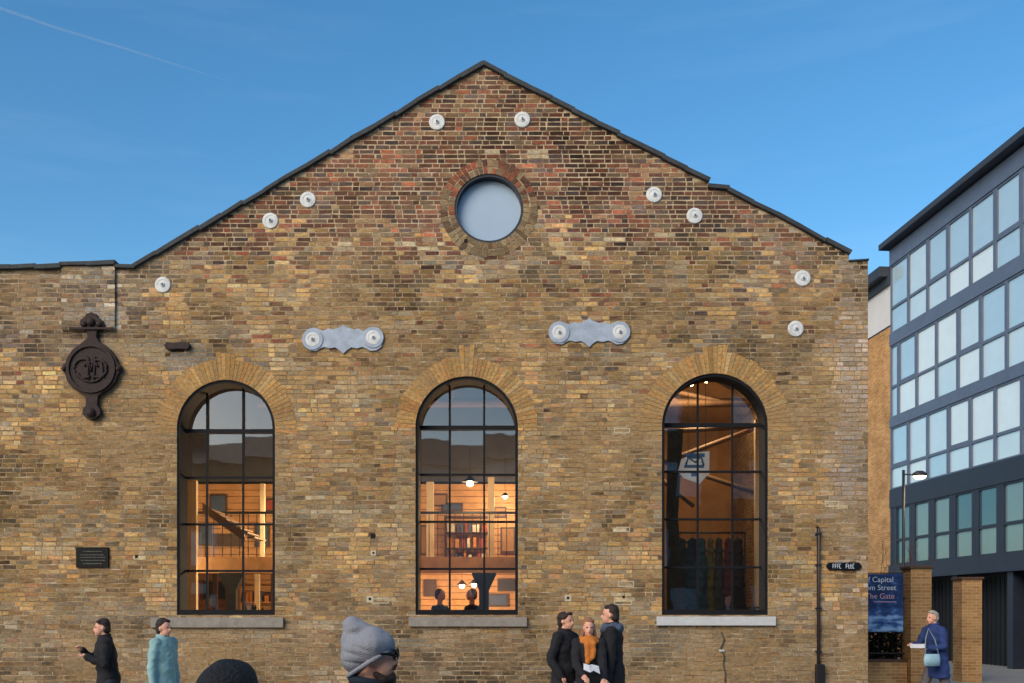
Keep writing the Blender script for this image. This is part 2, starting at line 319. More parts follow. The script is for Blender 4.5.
STAINS = [(100, 315, 30, 12, .5, (172, 172, 168)), (135, 350, 70, 9, .5, (150, 150, 146)), (190, 362, 34, 10, .6, (120, 122, 124)), (95, 332, 60, 6, .3, (80, 74, 70)),
          (226, 632, 60, 10, .5, (168, 164, 156)), (330, 512, 55, 12, .35, (180, 170, 150)), (110, 610, 70, 14, .4, (172, 160, 146)), (590, 440, 60, 30, .2, (120, 100, 76)),
          (850, 420, 24, 120, .35, (176, 160, 150)), (845, 470, 18, 80, .3, (178, 164, 154)), (715, 336, 16, 14, .5, (96, 92, 84)), (466, 350, 14, 12, .35, (130, 124, 114)),
          (740, 680, 16, 20, .5, (90, 84, 76)), (690, 640, 60, 18, .35, (140, 134, 124)), (790, 355, 40, 16, .35, (112, 96, 78)), (500, 410, 16, 26, .25, (190, 176, 140)),
          (180, 425, 14, 60, .3, (128, 106, 84)), (140, 430, 26, 60, .25, (150, 120, 92)), (800, 610, 30, 20, .3, (170, 160, 146)), (95, 425, 10, 36, .3, (104, 84, 66)),
          (400, 520, 9, 90, .3, (168, 156, 140)), (660, 470, 6, 100, .3, (168, 158, 146)), (280, 500, 7, 100, .3, (166, 150, 130)), (700, 210, 40, 30, .35, (84, 70, 62)), (160, 270, 30, 16, .4, (84, 78, 70))]
def excl(z0, z1):
    zm = (z0+z1)/2; E = []
    for W in WINS:
        if z1 > W['B']:
            if zm < W['S']: E.append((W['X']-W['R'], W['X']+W['R']))
            elif zm < W['S']+W['Ro']-.02: h = math.sqrt(max(0, (W['Ro']-.02)**2-(zm-W['S'])**2)); E.append((W['X']-h, W['X']+h))
    if abs(zm-RZ) < RRo-.02: h = math.sqrt((RRo-.02)**2-(zm-RZ)**2); E.append((RX-h, RX+h))
    return E
def bricks(name, x0, x1, z0, topf, exf, colf, yf, parent, seed=3, tops=99):
    rng = random.Random(seed); V = []; Fc = []; C = []
    H, MJ = .075, .0115; row = 0; z = z0
    while z < tops:
        za, zb = z, z+H-MJ+rng.uniform(-.0015, .0015); any_ = False
        E = exf(za, zb)
        x = x0-.2-(row % 2)*.169-rng.uniform(0, .03)-(.07 if row % 3 else 0); k = row
        while x < x1:
            Lg = (.215 if k % 2 == 0 else .1025)*rng.uniform(.97, 1.03); k += 1
            segs = [(max(x, x0), min(x+Lg, x1))]; x += Lg+MJ*rng.uniform(.8, 1.25)
            for e0, e1 in E:
                ns = []
                for a, b2 in segs:
                    if b2 <= e0 or a >= e1: ns.append((a, b2)); continue
                    if a < e0: ns.append((a, e0))
                    if b2 > e1: ns.append((e1, b2))
                segs = ns
            for a, b2 in segs:
                if b2-a < .02: continue
                if min(topf(a+.005), topf(b2-.005)) < zb-.035: continue
                any_ = True
                y = yf-rng.uniform(.001, .005); j = [rng.uniform(-.0038, .0038) for _ in range(8)]; tl = rng.uniform(-.0015, .0015)
                i = len(V); bv = .004
                V += [(a, yf+.004, za), (b2, yf+.004, za), (b2, yf+.004, zb), (a, yf+.004, zb),
                      (a+bv+j[0], y+tl, za+bv+j[1]), (b2-bv+j[2], y-tl, za+bv+j[3]), (b2-bv+j[4], y-tl, zb-bv+j[5]), (a+bv+j[6], y+tl, zb-bv+j[7])]
                Fc += [(i+4, i+5, i+6, i+7), (i, i+1, i+5, i+4), (i+1, i+2, i+6, i+5), (i+2, i+3, i+7, i+6), (i+3, i, i+4, i+7)]
                c = s2l(colf((a+b2)/2, (za+zb)/2, rng)); C += [c]*20
        z += H; row += 1
        if z > 12: break
    me = bpy.data.meshes.new(name); me.from_pydata(V, [], Fc)
    ca = me.color_attributes.new('Col', 'FLOAT_COLOR', 'CORNER'); A = np.ones((len(C), 4), np.float32); A[:, :3] = np.array(C, np.float32); ca.data.foreach_set('color', A.ravel())
    return link(name, me, M_BRICK, parent)
M_BRICK = mat('weathered_stock_brick', (150, 120, 80), .92, 0, .34, 30, .6, 110, .15, vcol=True)
def smear(m):
    n = m.node_tree.nodes; l = m.node_tree.links; b = n['Principled BSDF']; src = b.inputs['Base Color'].links[0].from_socket
    t = n.new('ShaderNodeTexCoord'); mp = n.new('ShaderNodeMapping'); mp.inputs['Scale'].default_value = (3.2, 1, 11); l.new(t.outputs['Object'], mp.inputs[0])
    z = n.new('ShaderNodeTexNoise'); z.inputs['Scale'].default_value = 1.5; z.inputs['Detail'].default_value = 9; z.inputs['Roughness'].default_value = .75; l.new(mp.outputs[0], z.inputs['Vector'])
    z2 = n.new('ShaderNodeTexNoise'); z2.inputs['Scale'].default_value = .55; z2.inputs['Detail'].default_value = 4; l.new(t.outputs['Object'], z2.inputs['Vector'])
    ad = n.new('ShaderNodeMath'); ad.operation = 'ADD'; l.new(z.outputs['Fac'], ad.inputs[0]); l.new(z2.outputs['Fac'], ad.inputs[1])
    mr = n.new('ShaderNodeMapRange'); mr.inputs[1].default_value = .93; mr.inputs[2].default_value = 1.18; mr.inputs[3].default_value = .0; mr.inputs[4].default_value = .85; l.new(ad.outputs[0], mr.inputs[0])
    sp = n.new('ShaderNodeSeparateXYZ'); l.new(t.outputs['Object'], sp.inputs[0])
    hm = n.new('ShaderNodeMapRange'); hm.inputs[1].default_value = 6.6; hm.inputs[2].default_value = 8.0; hm.inputs[3].default_value = 1; hm.inputs[4].default_value = .2; l.new(sp.outputs['Z'], hm.inputs[0])
    mm = n.new('ShaderNodeMath'); mm.operation = 'MULTIPLY'; l.new(mr.outputs[0], mm.inputs[0]); l.new(hm.outputs[0], mm.inputs[1])
    mx = n.new('ShaderNodeMix'); mx.data_type = 'RGBA'; l.new(mm.outputs[0], mx.inputs['Factor']); l.new(src, mx.inputs['A']); mx.inputs['B'].default_value = (*s2l((160, 130, 92)), 1)
    zf = n.new('ShaderNodeTexNoise'); zf.inputs['Scale'].default_value = 14; zf.inputs['Detail'].default_value = 6; zf.inputs['Roughness'].default_value = .8; mf = n.new('ShaderNodeMapping'); mf.inputs['Scale'].default_value = (1, 1, 2.2); l.new(t.outputs['Object'], mf.inputs[0]); l.new(mf.outputs[0], zf.inputs['Vector'])
    rf_ = n.new('ShaderNodeMapRange'); rf_.inputs[1].default_value = .32; rf_.inputs[2].default_value = .68; rf_.inputs[3].default_value = .62; rf_.inputs[4].default_value = 1.36; l.new(zf.outputs['Fac'], rf_.inputs[0])
    vf = n.new('ShaderNodeVectorMath'); vf.operation = 'SCALE'; l.new(mx.outputs['Result'], vf.inputs[0]); l.new(rf_.outputs[0], vf.inputs['Scale'])
    zc = n.new('ShaderNodeTexNoise'); zc.inputs['Scale'].default_value = 9; zc.inputs['Detail'].default_value = 5; l.new(mf.outputs[0], zc.inputs['Vector'])
    cc = n.new('ShaderNodeValToRGB'); cc.color_ramp.elements[0].position = .35; cc.color_ramp.elements[0].color = (.84, .99, 1.1, 1); cc.color_ramp.elements[1].position = .65; cc.color_ramp.elements[1].color = (1.06, .98, .87, 1); l.new(zc.outputs['Fac'], cc.inputs[0])
    vm = n.new('ShaderNodeVectorMath'); vm.operation = 'MULTIPLY'; l.new(vf.outputs[0], vm.inputs[0]); l.new(cc.outputs[0], vm.inputs[1]); l.new(vm.outputs[0], b.inputs['Base Color'])
smear(M_BRICK)
bricks('brick_facing', XL, XR, -.1, top_at, excl, brick_colour, 0, BLD)
# shallow brick pier at the upper left
px0, px1, pz0, pz1 = WX(62), WX(116), WZ(331), WZ(265.5)-.02
MB().box(px0+.012, px1-.012, -.04, 0.001, pz0, pz1).build('brick_pier', wm, BLD)
bricks('brick_pier_facing', px0, px1, pz0+.004, lambda x: pz1+.03, lambda a, b: [], brick_colour, -.041, BLD, 9, pz1-.03)
# putlog holes / conduit ends in the wall
for a, b_, s in ((373, 536, 2.2), (466, 241, 1.8), (136.5, 556.5, 1.4), (370, 599, 1.3), (568, 598, 1.3), (623.5, 597, 1.2), (373.5, 553, 1.0)):
    hk = MB().box(WX(a-s), WX(a+s), -.0105, .01, WZ(b_+s), WZ(b_-s)); hk.build('wall_hole', mat('dark_hole', (24, 20, 18), .95), BLD)
PMM = mat('pale_mortar', (190, 178, 150), .95, 0, .2, 20)
for a, b_, s in ((370, 599, 3.4), (568, 598, 3.4), (373.5, 553, 2.6)):
    MB().box(WX(a-s), WX(a+s), -.0092, .01, WZ(b_+s), WZ(b_-s)).build('pale_mortar_patch', PMM, BLD)
for a, b_, hw, hh in ((380, 601, 9, 2.6), (623, 529.5, 7, 2.6), (626, 584, 8, 3), (623, 603, 9, 2.2), (832, 504, 7, 3), (622, 431, 8, 2.6)):      # freshly repointed joints round single bricks
    mk = MB()
    for q0, q1, r0, r1 in ((-hw, hw, hh-1, hh), (-hw, hw, -hh, -hh+1), (-hw, -hw+1, -hh+1, hh-1), (hw-1, hw, -hh+1, hh-1)):
        mk.box(WX(a+q0), WX(a+q1), -.0094, .01, WZ(b_+r1), WZ(b_+r0))
    mk.build('pale_mortar_patch', PMM, BLD)

# ---- arches of rubbed bricks
ARC = [((178, 138, 88), 20), ((172, 132, 82), 20), ((180, 142, 92), 12), ((178, 128, 80), 10), ((166, 130, 88), 10), ((186, 154, 108), 3)]
RED = [((122, 72, 56), 12), ((150, 84, 66), 8), ((92, 62, 54), 10), ((120, 100, 80), 12), ((142, 118, 92), 8)]
def vouss(name, cx, cz, rings, a0, a1, pal, seed, y=-.006, key=None, gap=.006, vpal=None):
    rng = random.Random(seed); V = []; Fc = []; C = []
    for r0, r1, step in rings:
        nn = max(3, int(R(a1-a0)*(r0+r1)/2/step)); da = (a1-a0)/nn
        for i in range(nn):
            g_ = math.degrees(gap/2/r0); t0, t1 = R(a0+i*da+g_), R(a0+(i+1)*da-g_); tm = a0+(i+.5)*da
            rr1 = r1*rng.uniform(.975, 1.015); rr0 = r0
            if key and abs(tm-90) < key[0]: rr1 = (key[1]*rng.uniform(.95, 1.0))/math.sin(R(tm))
            yy = y-rng.uniform(0, .004); i0 = len(V)
            g2 = gap/2/rr1; q0, q1 = R(a0+i*da)+g2, R(a0+(i+1)*da)-g2
            P = [(rr0, t0), (rr1, q0), (rr1, q1), (rr0, t1)]
            V += [(cx+r*math.cos(t), yy, cz+r*math.sin(t)) for r, t in P]+[(cx+r*math.cos(t), .02, cz+r*math.sin(t)) for r, t in P]
            Fc += [(i0, i0+3, i0+2, i0+1), (i0, i0+1, i0+5, i0+4), (i0+1, i0+2, i0+6, i0+5), (i0+2, i0+3, i0+7, i0+6), (i0+3, i0, i0+4, i0+7)]
            c = pick((vpal(tm) if vpal else pal), rng); v = 1+nz2(cx+i*.1, cz, 4, seed)*.12+rng.uniform(-.05, .05); C += [s2l([min(235, q*v) for q in c])]*20
    me = bpy.data.meshes.new(name); me.from_pydata(V, [], Fc); ca = me.color_attributes.new('Col', 'FLOAT_COLOR', 'CORNER')
    A = np.ones((len(C), 4), np.float32); A[:, :3] = np.array(C, np.float32); ca.data.foreach_set('color', A.ravel()); return link(name, me, M_BRICK, BLD)
for i, W in enumerate(WINS):
    vouss('brick_arch', W['X'], W['S'], [(W['R']+.003, W['Ro'], .066)], -4 if i != 1 else 0, 184 if i != 1 else 180, ARC, 20+i, key=(7.5, W['Ro']+(.13 if i != 1 else .19)), gap=.006)
def rpal(t): return RED if 10 < t % 360 < 190 else [((128, 108, 84), 10), ((150, 128, 98), 10), ((104, 84, 68), 6)]
vouss('brick_ring', RX, RZ, [(RR+.002, RR+.108, .075), (RR+.118, RRo, .09)], 0, 360, RED, 31, vpal=rpal, gap=.012)

# ---- coping slabs along the roof line
cp = MB(); rc = random.Random(5)
def cope(a, b_, lift=.0, th=.07, yo=-.07):
    (x0, z0), (x1, z1) = a, b_; L = math.hypot(x1-x0, z1-z0); nn = max(1, int(round(L/.42))); dx, dz = (x1-x0)/L, (z1-z0)/L; nx, nzv = -dz, dx
    for i in range(nn):
        s0, s1 = L*i/nn-.012, L*(i+1)/nn+.012; l0, l1 = lift+rc.uniform(-.016, .012), lift+rc.uniform(-.012, .016); yo2 = yo-rc.uniform(0, .012); t_ = th*rc.uniform(.85, 1.1)
        P = []
        for s_, l_, hh in ((s0, l0, 0), (s1, l1, 0), (s1, l1, t_), (s0, l0, t_)): P.append((x0+dx*s_+nx*(hh+l_-.03), z0+dz*s_+nzv*(hh+l_-.03)))
        V = [(p[0], yo2, p[1]) for p in P]+[(p[0], .45, p[1]) for p in P]
        cp.add(V, [(0, 1, 2, 3), (7, 6, 5, 4), (0, 4, 5, 1), (1, 5, 6, 2), (2, 6, 7, 3), (3, 7, 4, 0)])
for i in (0, 4, 9): cope(PW[i], PW[i+1])
cope(PW[2], PW[3], .01, .07, -.09); cope(PW[5], PW[6]); cope(PW[6], PW[7]); cope(PW[8], PW[9]); cope(PW[11], PW[12], 0, .03, -.02)
cp.build('coping', M_COPING, BLD, .008)

# ---- arched windows
M_GLASS = glass_mat('window_glass', (.95, .96, .96), 2.0, .06)
GY = .30
for i, W in enumerate(WINS):
    X, Rr, Sp, B = W['X'], W['R'], W['S'], W['B']; fw = .045
    fr = shape('window', [arch(X, Rr-.002, Sp, B+.002), arch(X, Rr-fw, Sp, B+.085)], .02, .405, M_LINE, BLD)
    bm = MB(); zb = B+.07
    for m_ in W['mull']:
        xm = WX(m_, CD+GY); hgt = math.sqrt(max(0, (Rr-.03)**2-(xm-X)**2)); bm.box(xm-.016, xm+.016, GY-.03, GY-.001, zb, Sp+hgt)
    for q, r_ in enumerate(W['rows']):
        zr = WZ(r_, CD+GY); hw = .034 if q == 0 else .018
        bm.box(X-Rr+.02, X+Rr-.02, GY-.038, GY-.002, zr-hw, zr+hw)
    bm.build('glazing_bars', M_LINE, fr)
    gm = MB(); rg = random.Random(40+i)
    xs = [X-Rr+.03]+[WX(m_, CD+GY) for m_ in W['mull']]+[X+Rr-.03]; zs = [zb]+[WZ(r_, CD+GY) for r_ in reversed(W['rows'])]
    for c_ in range(3):
        for q in range(4):
            j = [rg.uniform(-.006, .006) for _ in range(3)]; y = GY+.012
            gm.add([(xs[c_], y+j[0], zs[q]), (xs[c_+1], y+j[1], zs[q]), (xs[c_+1], y+j[1]+j[2], zs[q+1]), (xs[c_], y+j[0]+j[2], zs[q+1])], [(0, 1, 2, 3)])
    z5 = zs[-1]; a_ = max(0, math.degrees(math.asin(max(-1, min(1, (z5-Sp)/(Rr-.02))))))
    gm.add([(x, GY+.012, z) for x, z in circ(X, Sp, Rr-.02, 30, a_, 180-a_)], [tuple(range(30))])
    gm.build('glass', M_GLASS, fr)
    s0, s1, sy0, sy1 = W['sill']
    MB().box(WX(s0), WX(s1), -.07, .05, WZ(sy1), WZ(sy0)).build('sill', M_PALESTONE if i == 2 else M_STONE, fr, .006)
# round window: pale blind glazing
rw = shape('round_window', [circ(RX, RZ, RR-.001, 64), circ(RX, RZ, RR-.04, 64)], .015, .38, M_IRON, BLD)
rg_ = shape('frosted_glass', [circ(RX, RZ, RR-.02, 64)], .17, .19, mat('frosted_glass', (158, 178, 200), .25, 0, .05, 2), rw)

# ---- tie rod plates
def disc_mesh(cx, cz, r, y0=-.03):
    m = MB(); sg = 36
    prof = [(r, 0), (r, -.018), (r*.93, -.03), (r*.62, -.034), (r*.58, -.028), (r*.3, -.03), (r*.26, -.045), (0.001, -.05)]
    V = []; Fc = []
    for rr, yy in prof:
        for k in range(sg): t = 2*math.pi*k/sg; V.append((cx+rr*math.cos(t), y0+.03+yy-.005, cz+rr*math.sin(t)))
    for i in range(len(prof)-1):
        for k in range(sg): Fc.append((i*sg+k, i*sg+(k+1) % sg, (i+1)*sg+(k+1) % sg, (i+1)*sg+k))
    m.add(V, Fc, 0, False); return m
def disc(px, py, rpx, name='anchor_plate', parent=BLD, y=-.02, M=M_WHITEPAINT, la=None):
    d = disc_mesh(WX(px), WZ(py), rpx/SC, y+.0); o = d.build(name, M, parent)
    nb = MB().box(WX(px)-.013, WX(px)+.013, y-.05, y-.02, WZ(py)-.013, WZ(py)+.013).tube([(WX(px), y-.03, WZ(py)), (WX(px), y-.075, WZ(py))], .009, 8)
    if parent is BLD: nb.build('bolt', M_ZINC, o)
    return o, nb
for px, py in ((437, 122.5), (522.3, 120), (308, 200), (270.5, 221), (163, 285), (654, 195), (694.5, 216), (802.5, 278.5), (795.5, 329)): disc(px, py, 8)
def pattress(cx, cy, dl, dr, ya, yb):
    # outline in px relative to the centre
    up = [(-40, 0), (-39, -6), (-35, -10), (-29, -11.5), (-23, -9.5), (-20, -8), (-15, -10.5), (-10, -9.5), (-6, -11), (-3, -12), (0, -14.5)]
    dn = [(3, 12), (0, 16)]
    top = up+[(-a, b) for a, b in reversed(up[:-1])]
    bot = [(40, 2), (38, 8), (33, 11.5), (27, 12), (22, 9), (19, 8), (14, 9.5), (8, 8.5), (4, 11), (0, 15)]
    lo = bot+[(-a, b) for a, b in reversed(bot[:-1])]
    L = [(WX(cx+a), WZ(cy+b)) for a, b in top+lo]
    o = shape('pattress_plate', [L], -.032, -.004, M_ZINC, BLD, .004)
    for q, qy in ((dl, ya), (dr, yb)):
        shape('boss_ring', [circ(WX(q), WZ(qy), 10.5/SC, 36)], -.046, -.030, M_ZINC, o, .004)
        d, nb = disc(q, qy, 7.5, 'boss', o, -.044); nb.build('bolt', M_ZINC, o)
    return o
pattress(343.5, 339.5, 313, 373.5, 340, 338); pattress(589, 333, 559, 619.5, 333, 332.5)
# rusty iron wall plate right of the ornament
shape('iron_wall_plate', [[(WX(a), WZ(b)) for a, b in ((165.5, 346), (168, 343), (176, 343.6), (182, 342.8), (190, 343.6), (191.5, 347), (189, 350.8), (180, 350), (172, 351), (167, 349.8))]], -.075, -.008, M_RUST, BLD, .012)
# ---- rest of the shell
SB = brick_mat('side_brick', (150, 120, 84), (118, 90, 68), (160, 145, 120))
eL = (WX(135), WZ(267.5)); eR = (WX(849), WZ(254)); ap = (WX(483), WZ(65))
MB().box(XR-.4, XR-.003, .401, 14, -.2, eR[1]-.3).box(XL, XR-.401, 13.6, 14, -.2, eL[1]-.1).box(XL, XL+.4, .401, 13.599, -.2, eL[1]-.3).build('outer_wall', SB, BLD)
rf = MB(); zr = -.22
rf.add([(eL[0]-.0, .405, eL[1]+zr), (ap[0], .405, ap[1]+zr), (XR+.05, .405, eR[1]+zr-.35), (eL[0], 14.1, eL[1]+zr), (ap[0], 14.1, ap[1]+zr), (XR+.05, 14.1, eR[1]+zr-.35)], [(0, 1, 4, 3), (1, 2, 5, 4)])
rf.add([(XL, .405, eL[1]+zr), (eL[0], .405, eL[1]+zr), (eL[0], 14.1, eL[1]+zr), (XL, 14.1, eL[1]+zr)], [(0, 1, 2, 3)])
ro = rf.build('roof', M_SLATE, BLD); sdm = ro.modifiers.new('s', 'SOLIDIFY'); sdm.thickness = .1; sdm.offset = -1

# ================================================================= INTERIOR
M_TIMBER = mat('warm_timber_boards', (188, 138, 84), .55, 0, .3, 3.5, .2, 20)
M_CREAM = mat('cream_plaster', (214, 190, 150), .8, 0, .12, 3)
M_DKWOOD = mat('dark_wood', (74, 52, 38), .6, 0, .3, 5)
M_STEELD = mat('dark_painted_column', (40, 40, 42), .5, .3, .2, 6)
M_CHAR = mat('charcoal_wall', (66, 66, 70), .85, 0, .25, 3)
FZ = .85
MB().box(XL+.41, XR-.41, .41, 13.59, FZ-.2, FZ).build('interior_floor', M_DKWOOD, BLD)
bk = MB(); 
for i in range(26): bk.box(XL+.5, 2.3, 7.0+((i % 2)*.006), 7.1, FZ+.004+i*.15, FZ+.142+i*.15)      # boarded back wall
bk.build('boarded_wall', M_TIMBER, BLD)
MB().box(XL+.5, 2.3, 7.0, 7.15, FZ+3.95, 9.2).build('upper_wall', M_CHAR, BLD)
MB().box(2.3, XR-.41, 8.0, 8.1, FZ, 9.2).build('rear_wall', mat('brown_plaster', (150, 106, 62), .8, 0, .3, 2), BLD)
PP_ = mat('partition_paint', (150, 112, 72), .8, 0, .2, 3)
MB().box(2.3, 2.38, .9, 8.0, FZ+.002, 5.0).build('partition', PP_, BLD)
MB().box(-2.6, -2.5, 2.0, 4.2, FZ+.002, 3.2).build('partition', PP_, BLD)
mz = MB().box(XL+.5, 2.29, 4.6, 6.99, 2.62, 2.84).box(-8.5, 2.29, 4.55, 4.6, 2.56, 2.9); mz.build('mezzanine', M_TIMBER, BLD)
rl = MB()
for i in range(60): rl.box(-8.4+i*.18, -8.385+i*.18, 4.56, 4.575, 2.9, 3.8)
rl.box(-8.4, 2.29, 4.55, 4.59, 3.8, 3.85).build('railing', M_STEELD, BLD)
# glazed cream uprights on the upper floor and lower floor
for x, zz0, zz1, y, wd in ((WX(430, 21.5), 2.9, 4.6, 5.5, .16), (WX(491, 21.5), 2.9, 4.7, 5.5, .14), (WX(190, 19), FZ, 4.3, 3.0, .24), (WX(758, 18.6), FZ, 5.4, 2.6, .1), (WX(262, 21), 2.9, 4.5, 5.0, .1)):
    MB().box(x-wd/2, x+wd/2, y, y+.12, zz0, zz1).build('upright', M_CREAM, BLD, .01)
# T shaped columns under the mezzanine edge
for px in (484, 232, 355):
    x = WX(px, 20.4); c = MB().box(x-.1, x+.1, 4.32, 4.5, FZ, 2.2)
    c.add([(x-.1, 4.32, 2.2), (x+.1, 4.32, 2.2), (x+.25, 4.32, 2.52), (x+.25, 4.32, 2.56), (x-.25, 4.32, 2.56), (x-.25, 4.32, 2.52), (x-.1, 4.5, 2.2), (x+.1, 4.5, 2.2), (x+.25, 4.5, 2.52), (x+.25, 4.5, 2.56), (x-.25, 4.5, 2.56), (x-.25, 4.5, 2.52)],
          [(0, 1, 2, 3, 4, 5), (11, 10, 9, 8, 7, 6), (1, 7, 8, 2), (0, 5, 11, 6), (2, 8, 9, 3), (5, 4, 10, 11), (4, 3, 9, 10)])
    c.build('bracket_column', M_STEELD, BLD)
# roof trusses
M_TRUSS = mat('roof_truss_timber', (120, 92, 66), .7, 0, .3, 4)
for ty in (2.6, 5.4, 8.2):
    tb = MB(); zt = 6.3 if ty < 8 else 6.6
    def bar(a, b_, r=.07): tb.tube([a, b_], r, 4)
    bar((eL[0]+.6, ty, zt), (eR[0]-.3, ty, zt), .1)
    for q in (-4, -2, 0, 2, 4):
        bar((q-.3, ty, zt), (q*.55-.3, ty, zt+(2.6-abs(q)*.5)), .06); bar((q+.7, ty, zt), (q*.55-.3, ty, zt+(2.6-abs(q)*.5)), .06)
    tb.build('roof_truss', M_TRUSS, BLD)
for (a, b_) in (((2.5, 3.2, 4.5), (5.2, 4.2, 5.6)), ((2.5, 5, 5.2), (5.3, 4.2, 4.1)), ((3.0, 3.4, 5.3), (5.3, 3.4, 5.45)), ((2.6, 4, 4.8), (3.7, 4, 3.9))):
    MB().tube([a, b_], .05, 4).build('timber_brace', M_TRUSS, BLD)
# stair string and treads seen through the left window
st = MB()
for i in range(7):
    st.box(WX(204, 19.4)+i*.14, WX(204, 19.4)+i*.14+.16, 3.4, 4.3, 3.75-i*.09, 3.78-i*.09)
st.add([(WX(203, 19.4), 3.36, 3.72), (WX(203, 19.4), 3.36, 3.9), (WX(245, 19.4), 3.36, 3.32), (WX(245, 19.4), 3.36, 3.14), (WX(203, 19.4), 3.4, 3.72), (WX(203, 19.4), 3.4, 3.9), (WX(245, 19.4), 3.4, 3.32), (WX(245, 19.4), 3.4, 3.14)], [(0, 3, 2, 1), (4, 5, 6, 7), (0, 1, 5, 4), (1, 2, 6, 5), (2, 3, 7, 6), (3, 0, 4, 7)])
st.build('staircase', M_TRUSS, BLD)

def lamp(name, loc, power, r=.05, rod=.8, label=None, color=(1, .70, .40), shade=True, grp='pendant lamps inside the hall'):
    e = empty(name, loc, 0, label, 'lamp', grp)
    MB().ell((0, 0, 0), (r, r, r*.9)).build('bulb', mat('glowing_bulb', (255, 220, 160), .4, emit=(1, .78, .45), estr=14), e)
    if shade: MB().tube([(0, 0, r*2.2), (0, 0, r*1.2), (0, 0, r*.4)], [r*.4, r*1.3, r*2.4], 20, cap=False).build('lamp_shade', M_STEELD, e)
    MB().tube([(0, 0, r*1.6), (0, 0, rod)], .006, 6).build('cord', M_STEELD, e)
    L = bpy.data.lights.new('bulb_light', 'POINT'); L.energy = power; L.color = color; L.shadow_soft_size = .12
    lo = bpy.data.objects.new('bulb_light', L); COL.objects.link(lo); lo.parent = e; lo.location = (0, 0, -r*2.2)
    return e
def at(px, py, Z): return (WX(px, Z), Z-CD, WZ(py, Z))
lamp('pendant_lamp', at(470, 483.5, 20), 60, .07, 1.2, 'bright pendant lamp high behind the middle panes of the central window')
lamp('pendant_lamp', at(462, 586, 20.9), 88, .055, .55, 'pendant lamp glowing low in the central window, left of the pair')
lamp('pendant_lamp', at(474, 585, 21.1), 88, .055, .55, 'pendant lamp glowing low in the central window, right of the pair')
lamp('pendant_lamp', at(691, 383.5, 19.5), 110, .06, 1.2, 'bright round lamp at the top left of the right hand window')
lamp('pendant_lamp', at(706, 380, 20.4), 90, .06, 1.2, 'pendant lamp at the crown of the right hand window')
lamp('pendant_lamp', at(306, 520, 20.5), 190, .06, 1.2, 'added unseen pendant lamp inside the hall, hidden by the wall right of the left window')  # added out of view to brighten the room behind the left window
lamp('pendant_lamp', at(140, 545, 20.0), 170, .06, 1.2, 'added unseen pendant lamp inside the hall, hidden by the wall left of the left window')  # also an added fill lamp, kept out of view
lamp('pendant_lamp', at(345, 590, 20.8), 150, .06, .6, 'added unseen low pendant lamp inside the hall, hidden by the wall left of the central window')  # added fill lamp for the lower room, out of view
lamp('pendant_lamp', at(505, 497, 22.0), 80, .045, .9, 'small pendant lamp above the mezzanine at the right of the central window')

# furniture
def table(loc, w_, label, grp=None):
    e = empty('table', loc, 0, label, 'table', grp)
    MB().box(-w_/2, w_/2, -.35, .35, .71, .75).build('tabletop', M_DKWOOD, e, .005)
    for sx in (-1, 1):
        for sy in (-1, 1): MB().tube([(sx*(w_/2-.08), sy*.28, 0), (sx*(w_/2-.08), sy*.28, .71)], .022, 8).build('leg', M_STEELD, e)
    return e
table((WX(458, 19.2), 3.2, FZ), 1.2, 'dark cafe table between the two seated people in the central window', 'cafe tables inside')
table((WX(226, 19.0), 3.0, FZ), 1.3, 'dark cafe table behind the bottom panes of the left window', 'cafe tables inside')
table((WX(728, 18.4), 2.4, FZ+.25), 1.0, 'small dark table behind the bottom panes of the right window', 'cafe tables inside')
def shelf_unit(loc, w_, h_, n_, label, mcol):
    e = empty('shelf_unit', loc, 0, label, 'shelf', None)
    fr = MB().box(-w_/2, -w_/2+.03, 0, .3, 0, h_).box(w_/2-.03, w_/2, 0, .3, 0, h_)
    fr.build('side_panel', mcol, e)
    q = MB()
    for i in range(n_+1): q.box(-w_/2+.031, w_/2-.031, 0, .3, i*(h_-.03)/n_, i*(h_-.03)/n_+.03)
    q.build('shelf', mcol, e)
    rr = random.Random(int(w_*100)); pal = [mat('red_goods', (150, 62, 44), .6), mat('pale_goods', (206, 196, 176), .6), mat('blue_goods', (62, 78, 104), .6), mat('amber_goods', (190, 120, 50), .5)]
    for i in range(n_):
        x = -w_/2+.07; z0 = i*(h_-.03)/n_+.031
        g4 = [MB() for _ in pal]
        while x < w_/2-.12:
            b_ = rr.uniform(.04, .1); h2 = rr.uniform(.4, .8)*(h_/n_-.05)
            g4[rr.randrange(4)].box(x, x+b_, .05, .2, z0, z0+h2); x += b_+rr.uniform(.01, .08)
        for gg, pm in zip(g4, pal):
            if gg.v: gg.build('goods', pm, e)
    return e
shelf_unit((WX(248, 20.6), 6.6, FZ), 1.5, 1.5, 4, 'timber shelves of mixed goods low behind the left window', M_TIMBER)
shelf_unit((WX(466, 22), 6.5, 2.84), 1.05, 1.1, 3, 'shelves of mixed goods on the mezzanine in the central window', M_DKWOOD)
rr = random.Random(77); fcol = [mat('red_goods', (150, 62, 44)), mat('blue_goods', (62, 78, 104)), M_DKWOOD, M_CHAR, mat('partition_paint', (150, 112, 72))]
